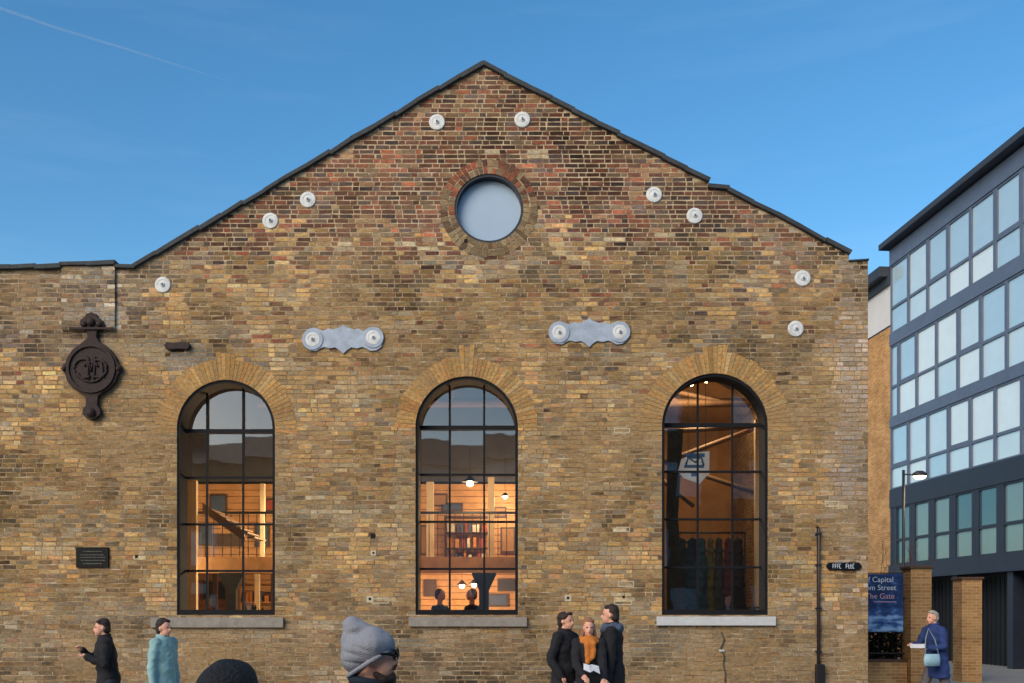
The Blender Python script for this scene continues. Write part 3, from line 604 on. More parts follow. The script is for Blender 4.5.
for px, py, ww, hh in ((214, 590, .5, .4), (228, 540, .7, .3), (262, 535, .35, .55), (205, 535, .3, .5), (218, 505, .4, .5), (268, 505, .4, .3), (430, 588, .3, .4), (506, 585, .4, .3), (508, 540, .35, .6), (440, 500, .35, .3), (452, 507, .5, .2), (498, 600, .5, .3), (425, 540, .25, .7), (500, 512, .3, .25)):
    x, z = WX(px, 22.95), WZ(py, 22.95)
    if z-hh/2 < FZ+.1: z = FZ+.1+hh/2
    f_ = MB().box(x-ww/2, x+ww/2, 6.95, 6.985, z-hh/2, z+hh/2).build('picture_frame', M_DKWOOD, BLD); MB().box(x-ww/2+.04, x+ww/2-.04, 6.94, 6.949, z-hh/2+.04, z+hh/2-.04).build('picture', rr.choice(fcol), f_)
for i, px in enumerate((196, 216, 258, 274)):      # doorway frames and posts of the rear partition
    x = WX(px, 22); MB().box(x-.05, x+.05, 5.9, 6.0, FZ, 2.6).build('post', (M_CREAM, M_DKWOOD)[i % 2], BLD)
# white hanging sign in the right window
sg = empty('hanging_sign', at(694, 467, 16.75), 0, 'white irregular sheet with a blue drawing hanging in the right hand window', 'sign')
L = [(-.27, .16), (.0, .30), (.33, .34), (.32, -.14), (.12, -.36), (-.22, -.24), (-.34, -.1)]
shape('sheet', [[(a*.8, b*.8) for a, b in L]], -.01, .01, mat('white_sheet', (214, 220, 228), .6, 0, .08, 5), sg)
gm = MB()
for a, b_, c_, d_ in ((-.15, .18, .2, .06), (-.12, .1, .16, .04), (-.17, .17, .01, .05), (-.05, .06, -.12, .08)): gm.box(a, b_, -.016, -.0105, c_-d_/2, c_+d_/2)
gm.tube([(-.14, -.014, .04), (-.1, -.014, .16), (.02, -.014, .08), (.12, -.014, .18), (.16, -.014, .03)], .018, 6)
gm.build('blue_drawing', mat('blue_ink', (40, 88, 140), .6), sg)
MB().tube([(-.1, 0, .2), (-.1, 0, 1.6)], .005, 5).tube([(.2, 0, .27), (.2, 0, 1.6)], .005, 5).build('cord', M_STEELD, sg)
# clothes rail with garments
cr_ = empty('clothes_rail', (WX(712, 18), 2.0, FZ), 0, 'rail of long garments behind the lower panes of the right window', 'clothes rail')
MB().tube([(-.75, 0, 0), (-.75, 0, 2.35)], .018, 8).tube([(.6, 0, 0), (.6, 0, 2.35)], .018, 8).tube([(-.75, 0, 2.35), (.6, 0, 2.35)], .018, 8).build('rail_frame', M_STEELD, cr_)
for x, c_, nm, h_, w_ in ((-.58, (44, 62, 84), 'navy', 1.45, .17), (-.36, (38, 66, 98), 'blue', 1.6, .16), (-.2, (52, 98, 124), 'teal', 1.5, .13), (-.03, (140, 128, 66), 'mustard', 1.5, .08), (.12, (74, 84, 84), 'grey green', 1.4, .1), (.3, (112, 52, 60), 'maroon', 1.15, .11), (.47, (44, 40, 42), 'black', 1.6, .13)):
    g_ = empty('garment', (cr_.location.x+x, 2.0, FZ+2.35), 0, f'{nm} garment hanging on the rail in the right window', 'garment', 'garments on the rail')
    secs = []; 
    MB().loft([((0, 0, -.1), .03, .03), ((0, 0, -.16), w_*.6, .09), ((0, 0, -.5), w_*.8, .08), ((0, .01, -h_*.7), w_*1.0, .1), ((0, 0, -h_), w_*1.3, .11)][::-1], 28).blob('cloth', mat(nm+'_cloth', tuple(q*.62 for q in c_), .9, 0, .3, 9, .6, 18), g_, .02, 1, fold=.035)
    MB().tube([(0, 0, -.1), (0, 0, -.02), (.02, 0, .01), (.0, 0, .028)], .005, 6).build('hook', M_STEELD, g_)
cu = MB(); N = 60; V = []; Fc = []
for i in range(N+1):
    for q, zz in enumerate((5.0, 3.4, 1.0)):
        xx = WX(668, 17.4)+i/N*(.28 if q == 0 else .2 if q == 1 else .4)+(0 if q != 1 else -.02); V.append((xx, 1.45+.035*math.sin(i*1.1+q), zz))
for i in range(N):
    for q in range(2): Fc.append((i*3+q, i*3+q+1, i*3+q+4, i*3+q+3))
cu.add(V, Fc, 0, True); c_ = cu.build('curtain', mat('dark_red_curtain', (70, 40, 34), .9, 0, .2, 8)); tag(c_, 'dark brown curtain drawn aside at the left of the right hand window', 'curtain')
pl = empty('potted_plant', (WX(252, 18.3), 2.3, FZ+.0), 0, 'dark leafy potted plant low behind the left window', 'plant')
MB().loft([((0, 0, 0), .12, .12), ((0, 0, .3), .17, .17), ((0, 0, .3), .15, .15)]).build('pot', mat('clay_pot', (120, 84, 66), .8), pl)
lf = MB(); rr = random.Random(3)
for i in range(160):
    a, e_ = rr.uniform(0, 6.28), rr.uniform(.1, 1.4); d = Vector((math.cos(a)*math.cos(e_), math.sin(a)*math.cos(e_), math.sin(e_)))*rr.uniform(.3, .65); p = Vector((0, 0, .35))+d*.9; t_ = d.normalized()*.16; s_ = Vector((-t_.y, t_.x, rr.uniform(-.05, .05))).normalized()*.03
    lf.add([p, p+t_*.5+s_, p+t_, p+t_*.5-s_], [(0, 1, 2, 3)])
lf.build('foliage', mat('dark_leaf', (52, 66, 40), .6), pl)

# ================================================================= THINGS FIXED TO THE WALL
# cast iron ornament
OX, OZ = WX(93.5), WZ(370)
orn = empty('iron_ornament', (OX, 0, OZ), 0, 'dark cast iron roundel with a monogram and a trefoil finial on the wall', 'ornament')
def P(a, b): return (a/SC, -b/SC)
body = [P(a, b) for a, b in [(-4, -32), (-5, -38), (-9, -40), (-11.5, -44), (-11, -49), (-7, -51), (-5.5, -54.5), (0, -56.5), (5, -54.5), (6.5, -51), (11, -48), (13, -43), (10, -39), (6, -38), (5, -32), (8, -27), (14, -23), (19, -19), (24, -12), (26, -6), (29.5, -3), (30, 1), (27, 5),
      (24, 13), (18, 20), (11, 24), (7, 27), (6, 36), (9, 40), (9.5, 45), (5, 49), (0, 51), (-5, 49), (-9, 45), (-8.5, 40), (-5.5, 36), (-6, 27), (-11, 24), (-18, 20), (-24, 13), (-26.5, 5), (-29.5, 1), (-29, -3), (-26, -6), (-24, -12), (-19, -19), (-14, -23), (-8, -27)]]
shape('plate', [body], -.09, -.012, M_RUST, orn, .012)
o_ = shape('rim', [circ(0, 0, 24.5/SC, 48), circ(0, 0, 21.5/SC, 48)], -.12, -.088, M_RUST, orn, .006)
mo = MB()
for cx_, r_, a0, a1 in ((-7, 10, 50, 310), (7, 9, -110, 110), (0, 14, 200, 340), (0, 7, 20, 160)):
    pts = [((cx_+r_*math.cos(R(a)))/SC, -.1, (r_*.95*math.sin(R(a)))/SC) for a in np.linspace(a0, a1, 16)]; mo.tube(pts, .02, 8)
for a, b_ in (((-4, 12), (-2, -13)), ((4, 12), (3, -13)), ((-3, 11), (0, -3)), ((3, 11), (0, -3)), ((10, 9), (13, -9))): mo.tube([(a[0]/SC, -.1, a[1]/SC), (b_[0]/SC, -.1, b_[1]/SC)], .017, 8)
mo.build('monogram', M_RUST, orn)
for a, b_, r_ in ((0, -46, .07), (-7, -44, .05), (8, -44, .05), (0, 44, .075), (-27, 0, .04), (27, 0, .04)): MB().ell((a/SC, -.09, -b_/SC), r_).build('knob', M_RUST, orn)
tb = MB().box(WX(72), WX(116.5), -.125, -.087, WZ(331.3), WZ(329.3)).build('iron_strap', M_RUST); tag(tb, 'thin dark iron strap running level behind the head of the iron roundel', 'strap')
# plaque
pq = empty('wall_plaque', (WX(93), -.01, WZ(557.5)), 0, 'small black rectangular plaque of faint lettering low on the left of the wall', 'plaque')
MB().box(-16.2/SC, 16.2/SC, -.025, .0, -10.2/SC, 10.2/SC).build('plate', mat('black_plaque', (12, 13, 14), .6, 0, .2, 5, spec=.2), pq, .004)
tx = MB(); rr = random.Random(8)
for q, (zz, x0_, x1_) in enumerate(((6, -9, 9), (2.5, -12, 12), (0, -12, 12), (-3, -11, 11), (-6.2, -9, 10))):
    x = x0_
    while x < x1_: wd = rr.uniform(.5, 2.4); tx.box(x/SC, (x+wd)/SC, -.029, -.0255, (zz-.45)/SC, (zz+.45)/SC); x += wd+rr.uniform(.4, .8)
tx.build('lettering', mat('dull_grey_letter', (84, 86, 84), .7), pq)
# street name sign
sn = empty('street_name_sign', (WX(843.2), -.01, WZ(566.2)), 0, 'narrow black street name sign with pointed ends and pale lettering', 'sign')
Lp = [P(a, b) for a, b in [(-17.5, -.6), (-15, -3.6), (15, -3.6), (17.8, -.6), (17.8, .6), (15, 3.8), (-15, 3.8), (-17.5, .6)]]
shape('plate', [Lp], -.03, 0, mat('black_enamel', (16, 20, 28), .3, 0, .1, 5), sn, .002)
tx = MB(); rr = random.Random(2)
for x in (-10.6, -8.3, -6, -3.9, 2.6, 5.0, 7.3, 9.4):
    tx.box((x-.85)/SC, (x-.35)/SC, -.034, -.0305, -2.1/SC, 2.1/SC); k_ = rr.choice([0, 1, 2])
    for zz in ([2.1, 0], [2.1, -2.1], [0.2, -2.1])[k_]: tx.box((x-.35)/SC, (x+.85)/SC, -.034, -.0305, (zz-.35)/SC, (zz+.25)/SC)
tx.build('lettering', mat('pale_letter', (196, 204, 214), .6), sn)
# conduit pipe
pp = empty('wall_pipe', (WX(817.5), -.05, 0), 0, 'thin dark pipe running up the right part of the wall beside the street name sign', 'pipe')
MB().tube([(0, 0, 0), (0, 0, WZ(529)), (0, .06, WZ(527.5))], .028, 12).build('pipe', mat('dark_brown_pipe', (42, 30, 30), .5, 0, .3, 6), pp)
MB().box(-.05, .09, -.06, .04, .35, WZ(664)).build('junction_box', mat('black_box', (22, 20, 26), .5), pp, .01)
k_ = MB()
for zz in (1.1, 1.8, 2.5, 3.0): k_.box(-.045, .045, -.034, .045, zz, zz+.025)
k_.build('bracket', M_IRON, pp)
# cable on the wall below the right window
cbm = MB().tube([(WX(721), -.02, WZ(632)), (WX(724), -.02, WZ(640)), (WX(720.5), -.02, WZ(648)), (WX(724), -.02, WZ(656)), (WX(723), -.02, WZ(664)), (WX(725), -.02, WZ(674)), (WX(724), -.02, -.0)], .011, 8).build('cable', mat('grey_cable', (72, 66, 62), .7)); tag(cbm, 'thin crooked grey cable on the wall below the right hand window', 'cable')
vb = MB().box(WX(719), WX(724), -.03, -.008, WZ(651.5), WZ(649.5)).build('cable_clip', M_PALESTONE); tag(vb, 'tiny pale clip on the crooked cable below the right hand window', 'clip')

# ================================================================= APARTMENT BUILDING (right)
KX = 461*38.0
def fx(Z): return (KX-82*Z)/984
A0 = Vector((fx(38), 38-CD, 0)); u_ = Vector((fx(24)-fx(38), -14, 0)).normalized(); rza = math.atan2(u_.y, u_.x)
APT = empty('apartment_building', A0, rza, 'modern block of flats with blue framed strip windows and an ochre brick end', 'building')
M_BLUE = mat('blue_grey_cladding', (92, 104, 126), .5, .1, .15, 2, .1, 10)
M_NAVY = mat('dark_blue_cladding', (44, 50, 66), .5, .2, .15, 2, .1, 10)
M_OCHRE = brick_mat('ochre_brick', (198, 150, 98), (170, 120, 74), (206, 176, 130))
M_WREND = mat('white_render', (206, 204, 204), .8, 0, .06, 2)
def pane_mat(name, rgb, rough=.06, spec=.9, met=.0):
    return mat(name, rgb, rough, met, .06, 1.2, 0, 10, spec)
PM = [pane_mat('glass_blind_sky', (222, 236, 240), .15, 1, .12), pane_mat('glass_sky_blue', (184, 212, 226), .08, 1, .25), pane_mat('glass_sky', (206, 226, 234), .08, 1, .2)]  # pane colours carry the reflected sky, over pale blinds
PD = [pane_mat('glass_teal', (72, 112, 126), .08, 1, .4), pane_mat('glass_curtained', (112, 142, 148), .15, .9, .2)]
LN = 15.5
sh = MB()
sh.box(0, LN, .12, 12, 3.0, 15.75).build('core', M_NAVY, APT)
ROWS = [(12.46, 15.09, 13.45, 0), (9.21, 12.0, 10.4, .62), (6.46, 8.85, 7.31, 0), (3.55, 5.75, 4.48, .3)]
for a, b_ in ((15.09, 15.7), (12.0, 12.46), (8.85, 9.21), (5.75, 6.46), (3.0, 3.55)):
    MB().box(-.02, LN, -.06 if a > 3.2 else -.1, .119, a, b_).build('floor_band', M_BLUE if a > 6 else M_NAVY, APT)
MB().box(-.2, LN+.3, -.42, 12.2, 15.75, 15.97).build('roof', mat('dark_roof_edge', (58, 64, 76), .6, .2, .15, 2), APT, .02)
SP = 1.408; rr = random.Random(12)
for ri, (za, zb, zt, off) in enumerate(ROWS):
    x = off if off else 0.0; first = True
    edges = [0.0] if off else []
    while x < LN+.01: edges.append(min(x, LN)); x += SP
    if edges[-1] < LN-.3: edges.append(LN)
    for i in range(len(edges)-1):
        xa, xb = edges[i], edges[i+1]
        if xb-xa < .2: continue
        fm = MB(); fwid = .075 if ri < 3 else .2
        xa_, xb_ = xa+.004, xb-.004
        fm.box(xa_, xa_+fwid, -.03, .1, za+.002, zb-.002).box(xb_-fwid, xb_, -.03, .1, za+.002, zb-.002)
        fm.box(xa_+fwid, xb_-fwid, -.02, .1, zt-.05, zt+.05).box(xa_+fwid, xb_-fwid, -.02, .1, zb-.07, zb-.002).box(xa_+fwid, xb_-fwid, -.02, .1, za+.002, za+.06)
        if ri < 3 and (i+ri) % 3 == 2:    # thicker opening casement
            fm.box(xa_+fwid, xa_+fwid+.06, -.02, .1, zt+.05, zb-.07).box(xb_-fwid-.06, xb_-fwid, -.02, .1, zt+.05, zb-.07).box(xa_+fwid+.06, xb_-fwid-.06, -.02, .1, zt+.05, zt+.12)
        f_ = fm.build('window', M_BLUE if ri < 3 else M_NAVY, APT)
        for za2, zb2 in ((za+.06, zt-.05), (zt+.05, zb-.07)):
            lo_ = MB().box(xa_+fwid, xb_-fwid, .03, .06, za2, zb2)
            lo_.build('pane', rr.choice(PM if ri < 3 else PD), f_)
MB().box(0, LN, .8, 1.0, 0, 3.0).build('ground_floor_wall', mat('dark_undercroft', (34, 36, 40), .6, 0, .2, 2), APT)
for i in range(5): MB().box(1.2+i*3.2, 1.5+i*3.2, .05, .4, 0, 3.0).build('pillar', M_NAVY, APT)
dl = MB()
for i in range(60): dl.box(.1+i*.26, .13+i*.26, .7, .74, 0, 2.9)
dl.build('louvre_screen', M_STEELD, APT)
# ochre brick end with white upper storey
MB().box(-14, -.03, .02, 12, 0, 12.8).build('ochre_brick_end', M_OCHRE, APT)
MB().box(-14, -.03, 0, 12, 12.86, 14.4).build('white_storey', M_WREND, APT)
MB().box(-14, -.03, .03, 12, 12.8, 12.86).build('joint', M_NAVY, APT)
MB().box(-14, -.03, -.12, 12, 14.4, 14.72).box(-14.2, -.03, -.45, 12.2, 14.72, 15.1).build('lower_roof', mat('dark_roof_fascia', (52, 58, 70), .6, .1, .2, 2), APT)

# ================================================================= BOUNDARY: piers, wall, railing, banner
def pier(px0, px1, ytop, Z, label, cat='pier'):
    x0, x1 = WX(px0, Z), WX(px1, Z); zt = WZ(ytop, Z); y = Z-CD
    e = empty('gate_pier', ((x0+x1)/2, y, 0), 0, label, cat, 'ochre brick gate piers'); h = (x1-x0)/2
    MB().box(-h, h, 0, .5, 0, zt-.06).build('brickwork', M_OCHRE, e)
    MB().box(-h-.04, h+.04, -.04, .54, zt-.06, zt).build('capstone', mat('brown_cap', (92, 64, 48), .8, 0, .2, 8), e, .008)
pier(911, 931.5, 566, 22, 'ochre brick gate pier beside the blue banner')
pier(962, 982, 577, 24.5, 'ochre brick gate pier across the gateway from the banner')
zl = .68
bw = empty('boundary_wall', (7.2, 6.2, 0), 0, 'low ochre brick wall topped by dark railings under the blue banner', 'wall')
MB().box(-1.6, 1.71, 0, .3, 0, zl-.05).build('brickwork', M_OCHRE, bw)
MB().box(-1.6, 1.71, -.03, .33, zl-.05, zl).build('coping', mat('brown_cap', (92, 64, 48), .8, 0, .2, 8), bw)
rl = MB()
for i in range(31): rl.tube([(-1.5+i*.105, .15, zl), (-1.5+i*.105, .15, 2.15)], .011, 6)
rl.box(-1.6, 1.71, .13, .17, .8, .83).box(-1.6, 1.71, .13, .17, 2.05, 2.09).build('railing', mat('dark_railing', (38, 34, 34), .6), bw)
bx0, bx1, bz0, bz1 = WX(862, 22), WX(903, 22), WZ(632, 22), WZ(574, 22)
bn = empty('banner', (bx0, 5.99, bz0), 0, 'blue printed banner with white lettering tied to the railings at the building corner', 'banner')
Wb, Hb = bx1-bx0, bz1-bz0
# printed sheet, gently rippled
m = bpy.data.materials.new('banner_print'); m.use_nodes = True; n = m.node_tree.nodes; l = m.node_tree.links; b = n['Principled BSDF']; b.inputs['Roughness'].default_value = .45
t = n.new('ShaderNodeTexCoord'); mpn = n.new('ShaderNodeMapping'); mpn.inputs['Scale'].default_value = (2.2, 1, 5); z = n.new('ShaderNodeTexNoise'); z.inputs['Scale'].default_value = 1.6; z.inputs['Detail'].default_value = 6
l.new(t.outputs['Object'], mpn.inputs[0]); l.new(mpn.outputs[0], z.inputs['Vector']); sp = n.new('ShaderNodeSeparateXYZ'); l.new(t.outputs['Object'], sp.inputs[0])
cr = n.new('ShaderNodeValToRGB'); e_ = cr.color_ramp.elements; e_[0].position = .42; e_[0].color = (*s2l((22, 48, 98)), 1); e_[1].position = .72; e_[1].color = (*s2l((150, 186, 226)), 1); q = e_.new(.55); q.color = (*s2l((46, 88, 150)), 1)
mr = n.new('ShaderNodeMapRange'); mr.inputs[1].default_value = .2; mr.inputs[2].default_value = .8; mr.inputs[3].default_value = .14; mr.inputs[4].default_value = -.12; l.new(sp.outputs['Z'], mr.inputs[0])
ad = n.new('ShaderNodeMath'); ad.operation = 'ADD'; l.new(z.outputs['Fac'], ad.inputs[0]); l.new(mr.outputs[0], ad.inputs[1]); l.new(ad.outputs[0], cr.inputs[0]); l.new(cr.outputs[0], b.inputs['Base Color'])
V = []; Fc = []; NX, NZ_ = 24, 24
for i in range(NX+1):
    for k in range(NZ_+1): V.append((Wb*i/NX, .012*math.sin(i*.9+k*.2)*math.sin(k*.25), Hb*k/NZ_))
for i in range(NX):
    for k in range(NZ_): a = i*(NZ_+1)+k; Fc.append((a, a+NZ_+1, a+NZ_+2, a+1))
bs = MB().add(V, Fc, 0, True).build('sheet', m, bn); sl = bs.modifiers.new('s', 'SOLIDIFY'); sl.thickness = .004
lm = mat('banner_white', (226, 232, 242), .5)
for txt, xx, zz, sz in (('of Capital', Wb-.22, Hb-.13, .17), ('from Street', Wb-.16, Hb-.31, .17), ('The Gate', Wb-.2, Hb-.50, .17)):
    link('lettering', text_mesh(txt, sz, xx, -.02, zz, .003, 'RIGHT'), lm if zz > Hb-.4 else mat('banner_pink', (226, 178, 196), .5), bn)
MB().box(.25, Wb-.16, -.02, -.017, Hb-.63, Hb-.615).build('underline', MATS['banner_pink'], bn)
MB().tube([(-.1, .02, Hb+.02), (Wb+.03, .02, Hb+.02)], .012, 8).build('top_batten', MATS['dark_railing'], bn)

# street lamp
LZ = 28; lx = WX(903.5, LZ)
slp = empty('street_lamp', (lx, LZ-CD, 0), 0, 'lit street lamp on a slim dark post in front of the block of flats', 'street lamp')
zt = WZ(470, LZ)
MB().tube([(0, 0, 0), (0, 0, 1.2), (0, 0, 1.25), (0, 0, zt)], [.08, .08, .045, .04], 14).build('post', mat('dark_lamp_post', (46, 48, 54), .5, .3), slp)
MB().tube([(0, 0, zt-.12), (.3, 0, zt-.14), (.36, 0, zt-.14)], .022, 8).build('arm', MATS['dark_lamp_post'], slp)
MB().loft([((.46, 0, zt-.17), .2, .14), ((.46, 0, zt-.1), .21, .15), ((.46, 0, zt-.03), .1, .08)]).build('lantern_hood', MATS['dark_lamp_post'], slp)
MB().loft([((.46, 0, zt-.25), .1, .07), ((.46, 0, zt-.2), .17, .12), ((.46, 0, zt-.171), .185, .13)]).build('lamp_glass', mat('lit_lamp_glass', (255, 225, 180), .4, emit=(1, .74, .42), estr=7), slp)
Ld = bpy.data.lights.new('lamp_light', 'POINT'); Ld.energy = 25; Ld.color = (1, .72, .42); Ld.shadow_soft_size = .15
lo = bpy.data.objects.new('lamp_light', Ld); COL.objects.link(lo); lo.parent = slp; lo.location = (.46, 0, zt-.4)

# bare trees behind the railings
def bare_tree(loc, h, seed, label):
    rr = random.Random(seed); e = empty('bare_tree', loc, 0, label, 'tree', 'bare saplings behind the railings'); tr = MB(); tw = MB()
    def grow(p, d, L, r, dep, mb):
        q = p+d*L; mid = p+d*L*.5+Vector((rr.uniform(-1, 1), rr.uniform(-1, 1), 0))*L*.05
        mb.tube([p, mid, q], [r, r*.85, r*.65], 5)
        if dep == 0: return
        for k in range(rr.choice([2, 3, 3])):
            nd = (d+Vector((rr.uniform(-1, 1), rr.uniform(-.7, .7), rr.uniform(-.1, .5)))*.65).normalized()
            grow(p+d*L*rr.uniform(.45, 1), nd, L*rr.uniform(.5, .8), r*.6, dep-1, tw)
    grow(Vector((0, 0, 0)), Vector((rr.uniform(-.08, .08), 0, 1)).normalized(), h*.4, .028, 5, tr)
    tr.build('trunk', mat('bare_bark', (98, 74, 60), .9), e); tw.build('branches', mat('bare_twig', (112, 78, 60), .9), e)
bare_tree((WX(884, 24), 8.0, 0), 3.9, 4, 'bare brown sapling rising behind the blue banner')
bare_tree((WX(897, 25), 9.0, 0), 3.6, 9, 'bare brown sapling between the blue banner and the lamp post')
bare_tree((WX(872, 25.5), 9.5, 0), 4.0, 15, 'bare brown sapling close to the corner of the brick hall')
hd = MB(); rr = random.Random(6)
for i in range(16000):
    p = Vector((rr.uniform(5.6, 9.2), rr.uniform(6.9, 7.7), rr.uniform(.05, 1.7)+rr.uniform(-.1, .1))); a = rr.uniform(0, 6.28); t_ = Vector((math.cos(a), math.sin(a), rr.uniform(-.6, .6)))*.07; s_ = Vector((-math.sin(a), math.cos(a), rr.uniform(-.5, .5)))*.035
    hd.add([p-t_, p+s_, p+t_, p-s_], [(0, 1, 2, 3)])
h_ = hd.build('hedge', mat('hedge_leaf', (44, 52, 36), .7)); tag(h_, 'dark hedge behind the low wall and its railings', 'hedge')

# vapour trail high up in the sky
cz0 = 3000.0
def skyp(px, py): return Vector(((px-HX)*cz0/F, cz0-CD, CH+(HY-py)*cz0/F))
m = bpy.data.materials.new('vapour'); m.use_nodes = True; n = m.node_tree.nodes; l = m.node_tree.links; n.clear(); o_ = n.new('ShaderNodeOutputMaterial'); pv = n.new('ShaderNodeVolumePrincipled')
pv.inputs['Color'].default_value = (1, 1, 1, 1); pv.inputs['Density'].default_value = .016; l.new(pv.outputs[0], o_.inputs['Volume'])
ct = MB().tube([skyp(-40, -6), skyp(60, 29), skyp(130, 50), skyp(180, 66), skyp(232, 82)], [5, 4.5, 4, 3, 1], 12).build('vapour_trail', m); tag(ct, kind='stuff')

# ================================================================= HOUSES ACROSS THE STREET (seen mirrored in the windows)
HB = [brick_mat('house_brick_red', (128, 84, 66), (104, 70, 58), (150, 130, 110)), brick_mat('house_brick_yellow', (160, 132, 92), (134, 106, 78), (160, 142, 116))]
xh = -26.0
for i, (wd, hh, rh) in enumerate(((9, 8.8, 1.8), (8, 8.6, 1.6), (8.5, 8.4, 1.8), (7, 12.0, 2.0), (9, 12.4, 2.0), (10, 9.6, 1.6))):
    words = ('first', 'second', 'third', 'fourth', 'fifth', 'sixth')[i]
    h_ = empty('terraced_house', (xh+wd/2, -27.0, 0), math.pi, f'{words} plain house of the row across the street, mirrored in the windows', 'house', 'houses across the street')
    hw_ = wd/2-.02
    MB().box(-hw_, hw_, 0, 8, 0, hh).build('wall', MATS['white_render'] if i in (0, 2) else HB[i % 2], h_)
    q = MB().add([(-hw_-.1, -.4, hh), (hw_+.1, -.4, hh), (hw_+.1, 4, hh+rh), (-hw_-.1, 4, hh+rh), (hw_+.1, 8.4, hh), (-hw_-.1, 8.4, hh)], [(0, 1, 2, 3), (3, 2, 4, 5), (0, 3, 5), (1, 4, 2), (0, 5, 4, 1)]).build('roof', M_SLATE, h_)
    MB().box(hw_-1.2, hw_-.3, 3.4, 4.4, hh+rh*.6, hh+rh+1.3).build('chimney', HB[(i+1) % 2], q)
    nw = int(wd//2.6)
    for fl in range(int(hh//2.9)):
        for k_ in range(nw):
            cx_ = -hw_+(k_+.5)*2*hw_/nw; z_ = 1.0+fl*2.9
            f_ = MB().box(cx_-.55, cx_-.48, -.03, .1, z_, z_+1.6).box(cx_+.48, cx_+.55, -.03, .1, z_, z_+1.6).box(cx_-.48, cx_+.48, -.03, .1, z_+1.53, z_+1.6).box(cx_-.48, cx_+.48, -.05, .1, z_, z_+.07).box(cx_-.48, cx_+.48, -.02, .1, z_+.78, z_+.83).build('window', MATS['white_render'], h_)
            MB().box(cx_-.48, cx_+.48, -.012, -.008, z_+.07, z_+1.53).build('pane', PM[1], f_)
    MB().box(-.45, .45, -.03, -.005, 0, 2.1).build('door', MATS['navy_door'] if 'navy_door' in MATS else mat('navy_door', (36, 44, 66), .4), h_)
    xh += wd+(2.2 if i in (1, 4) else 0)

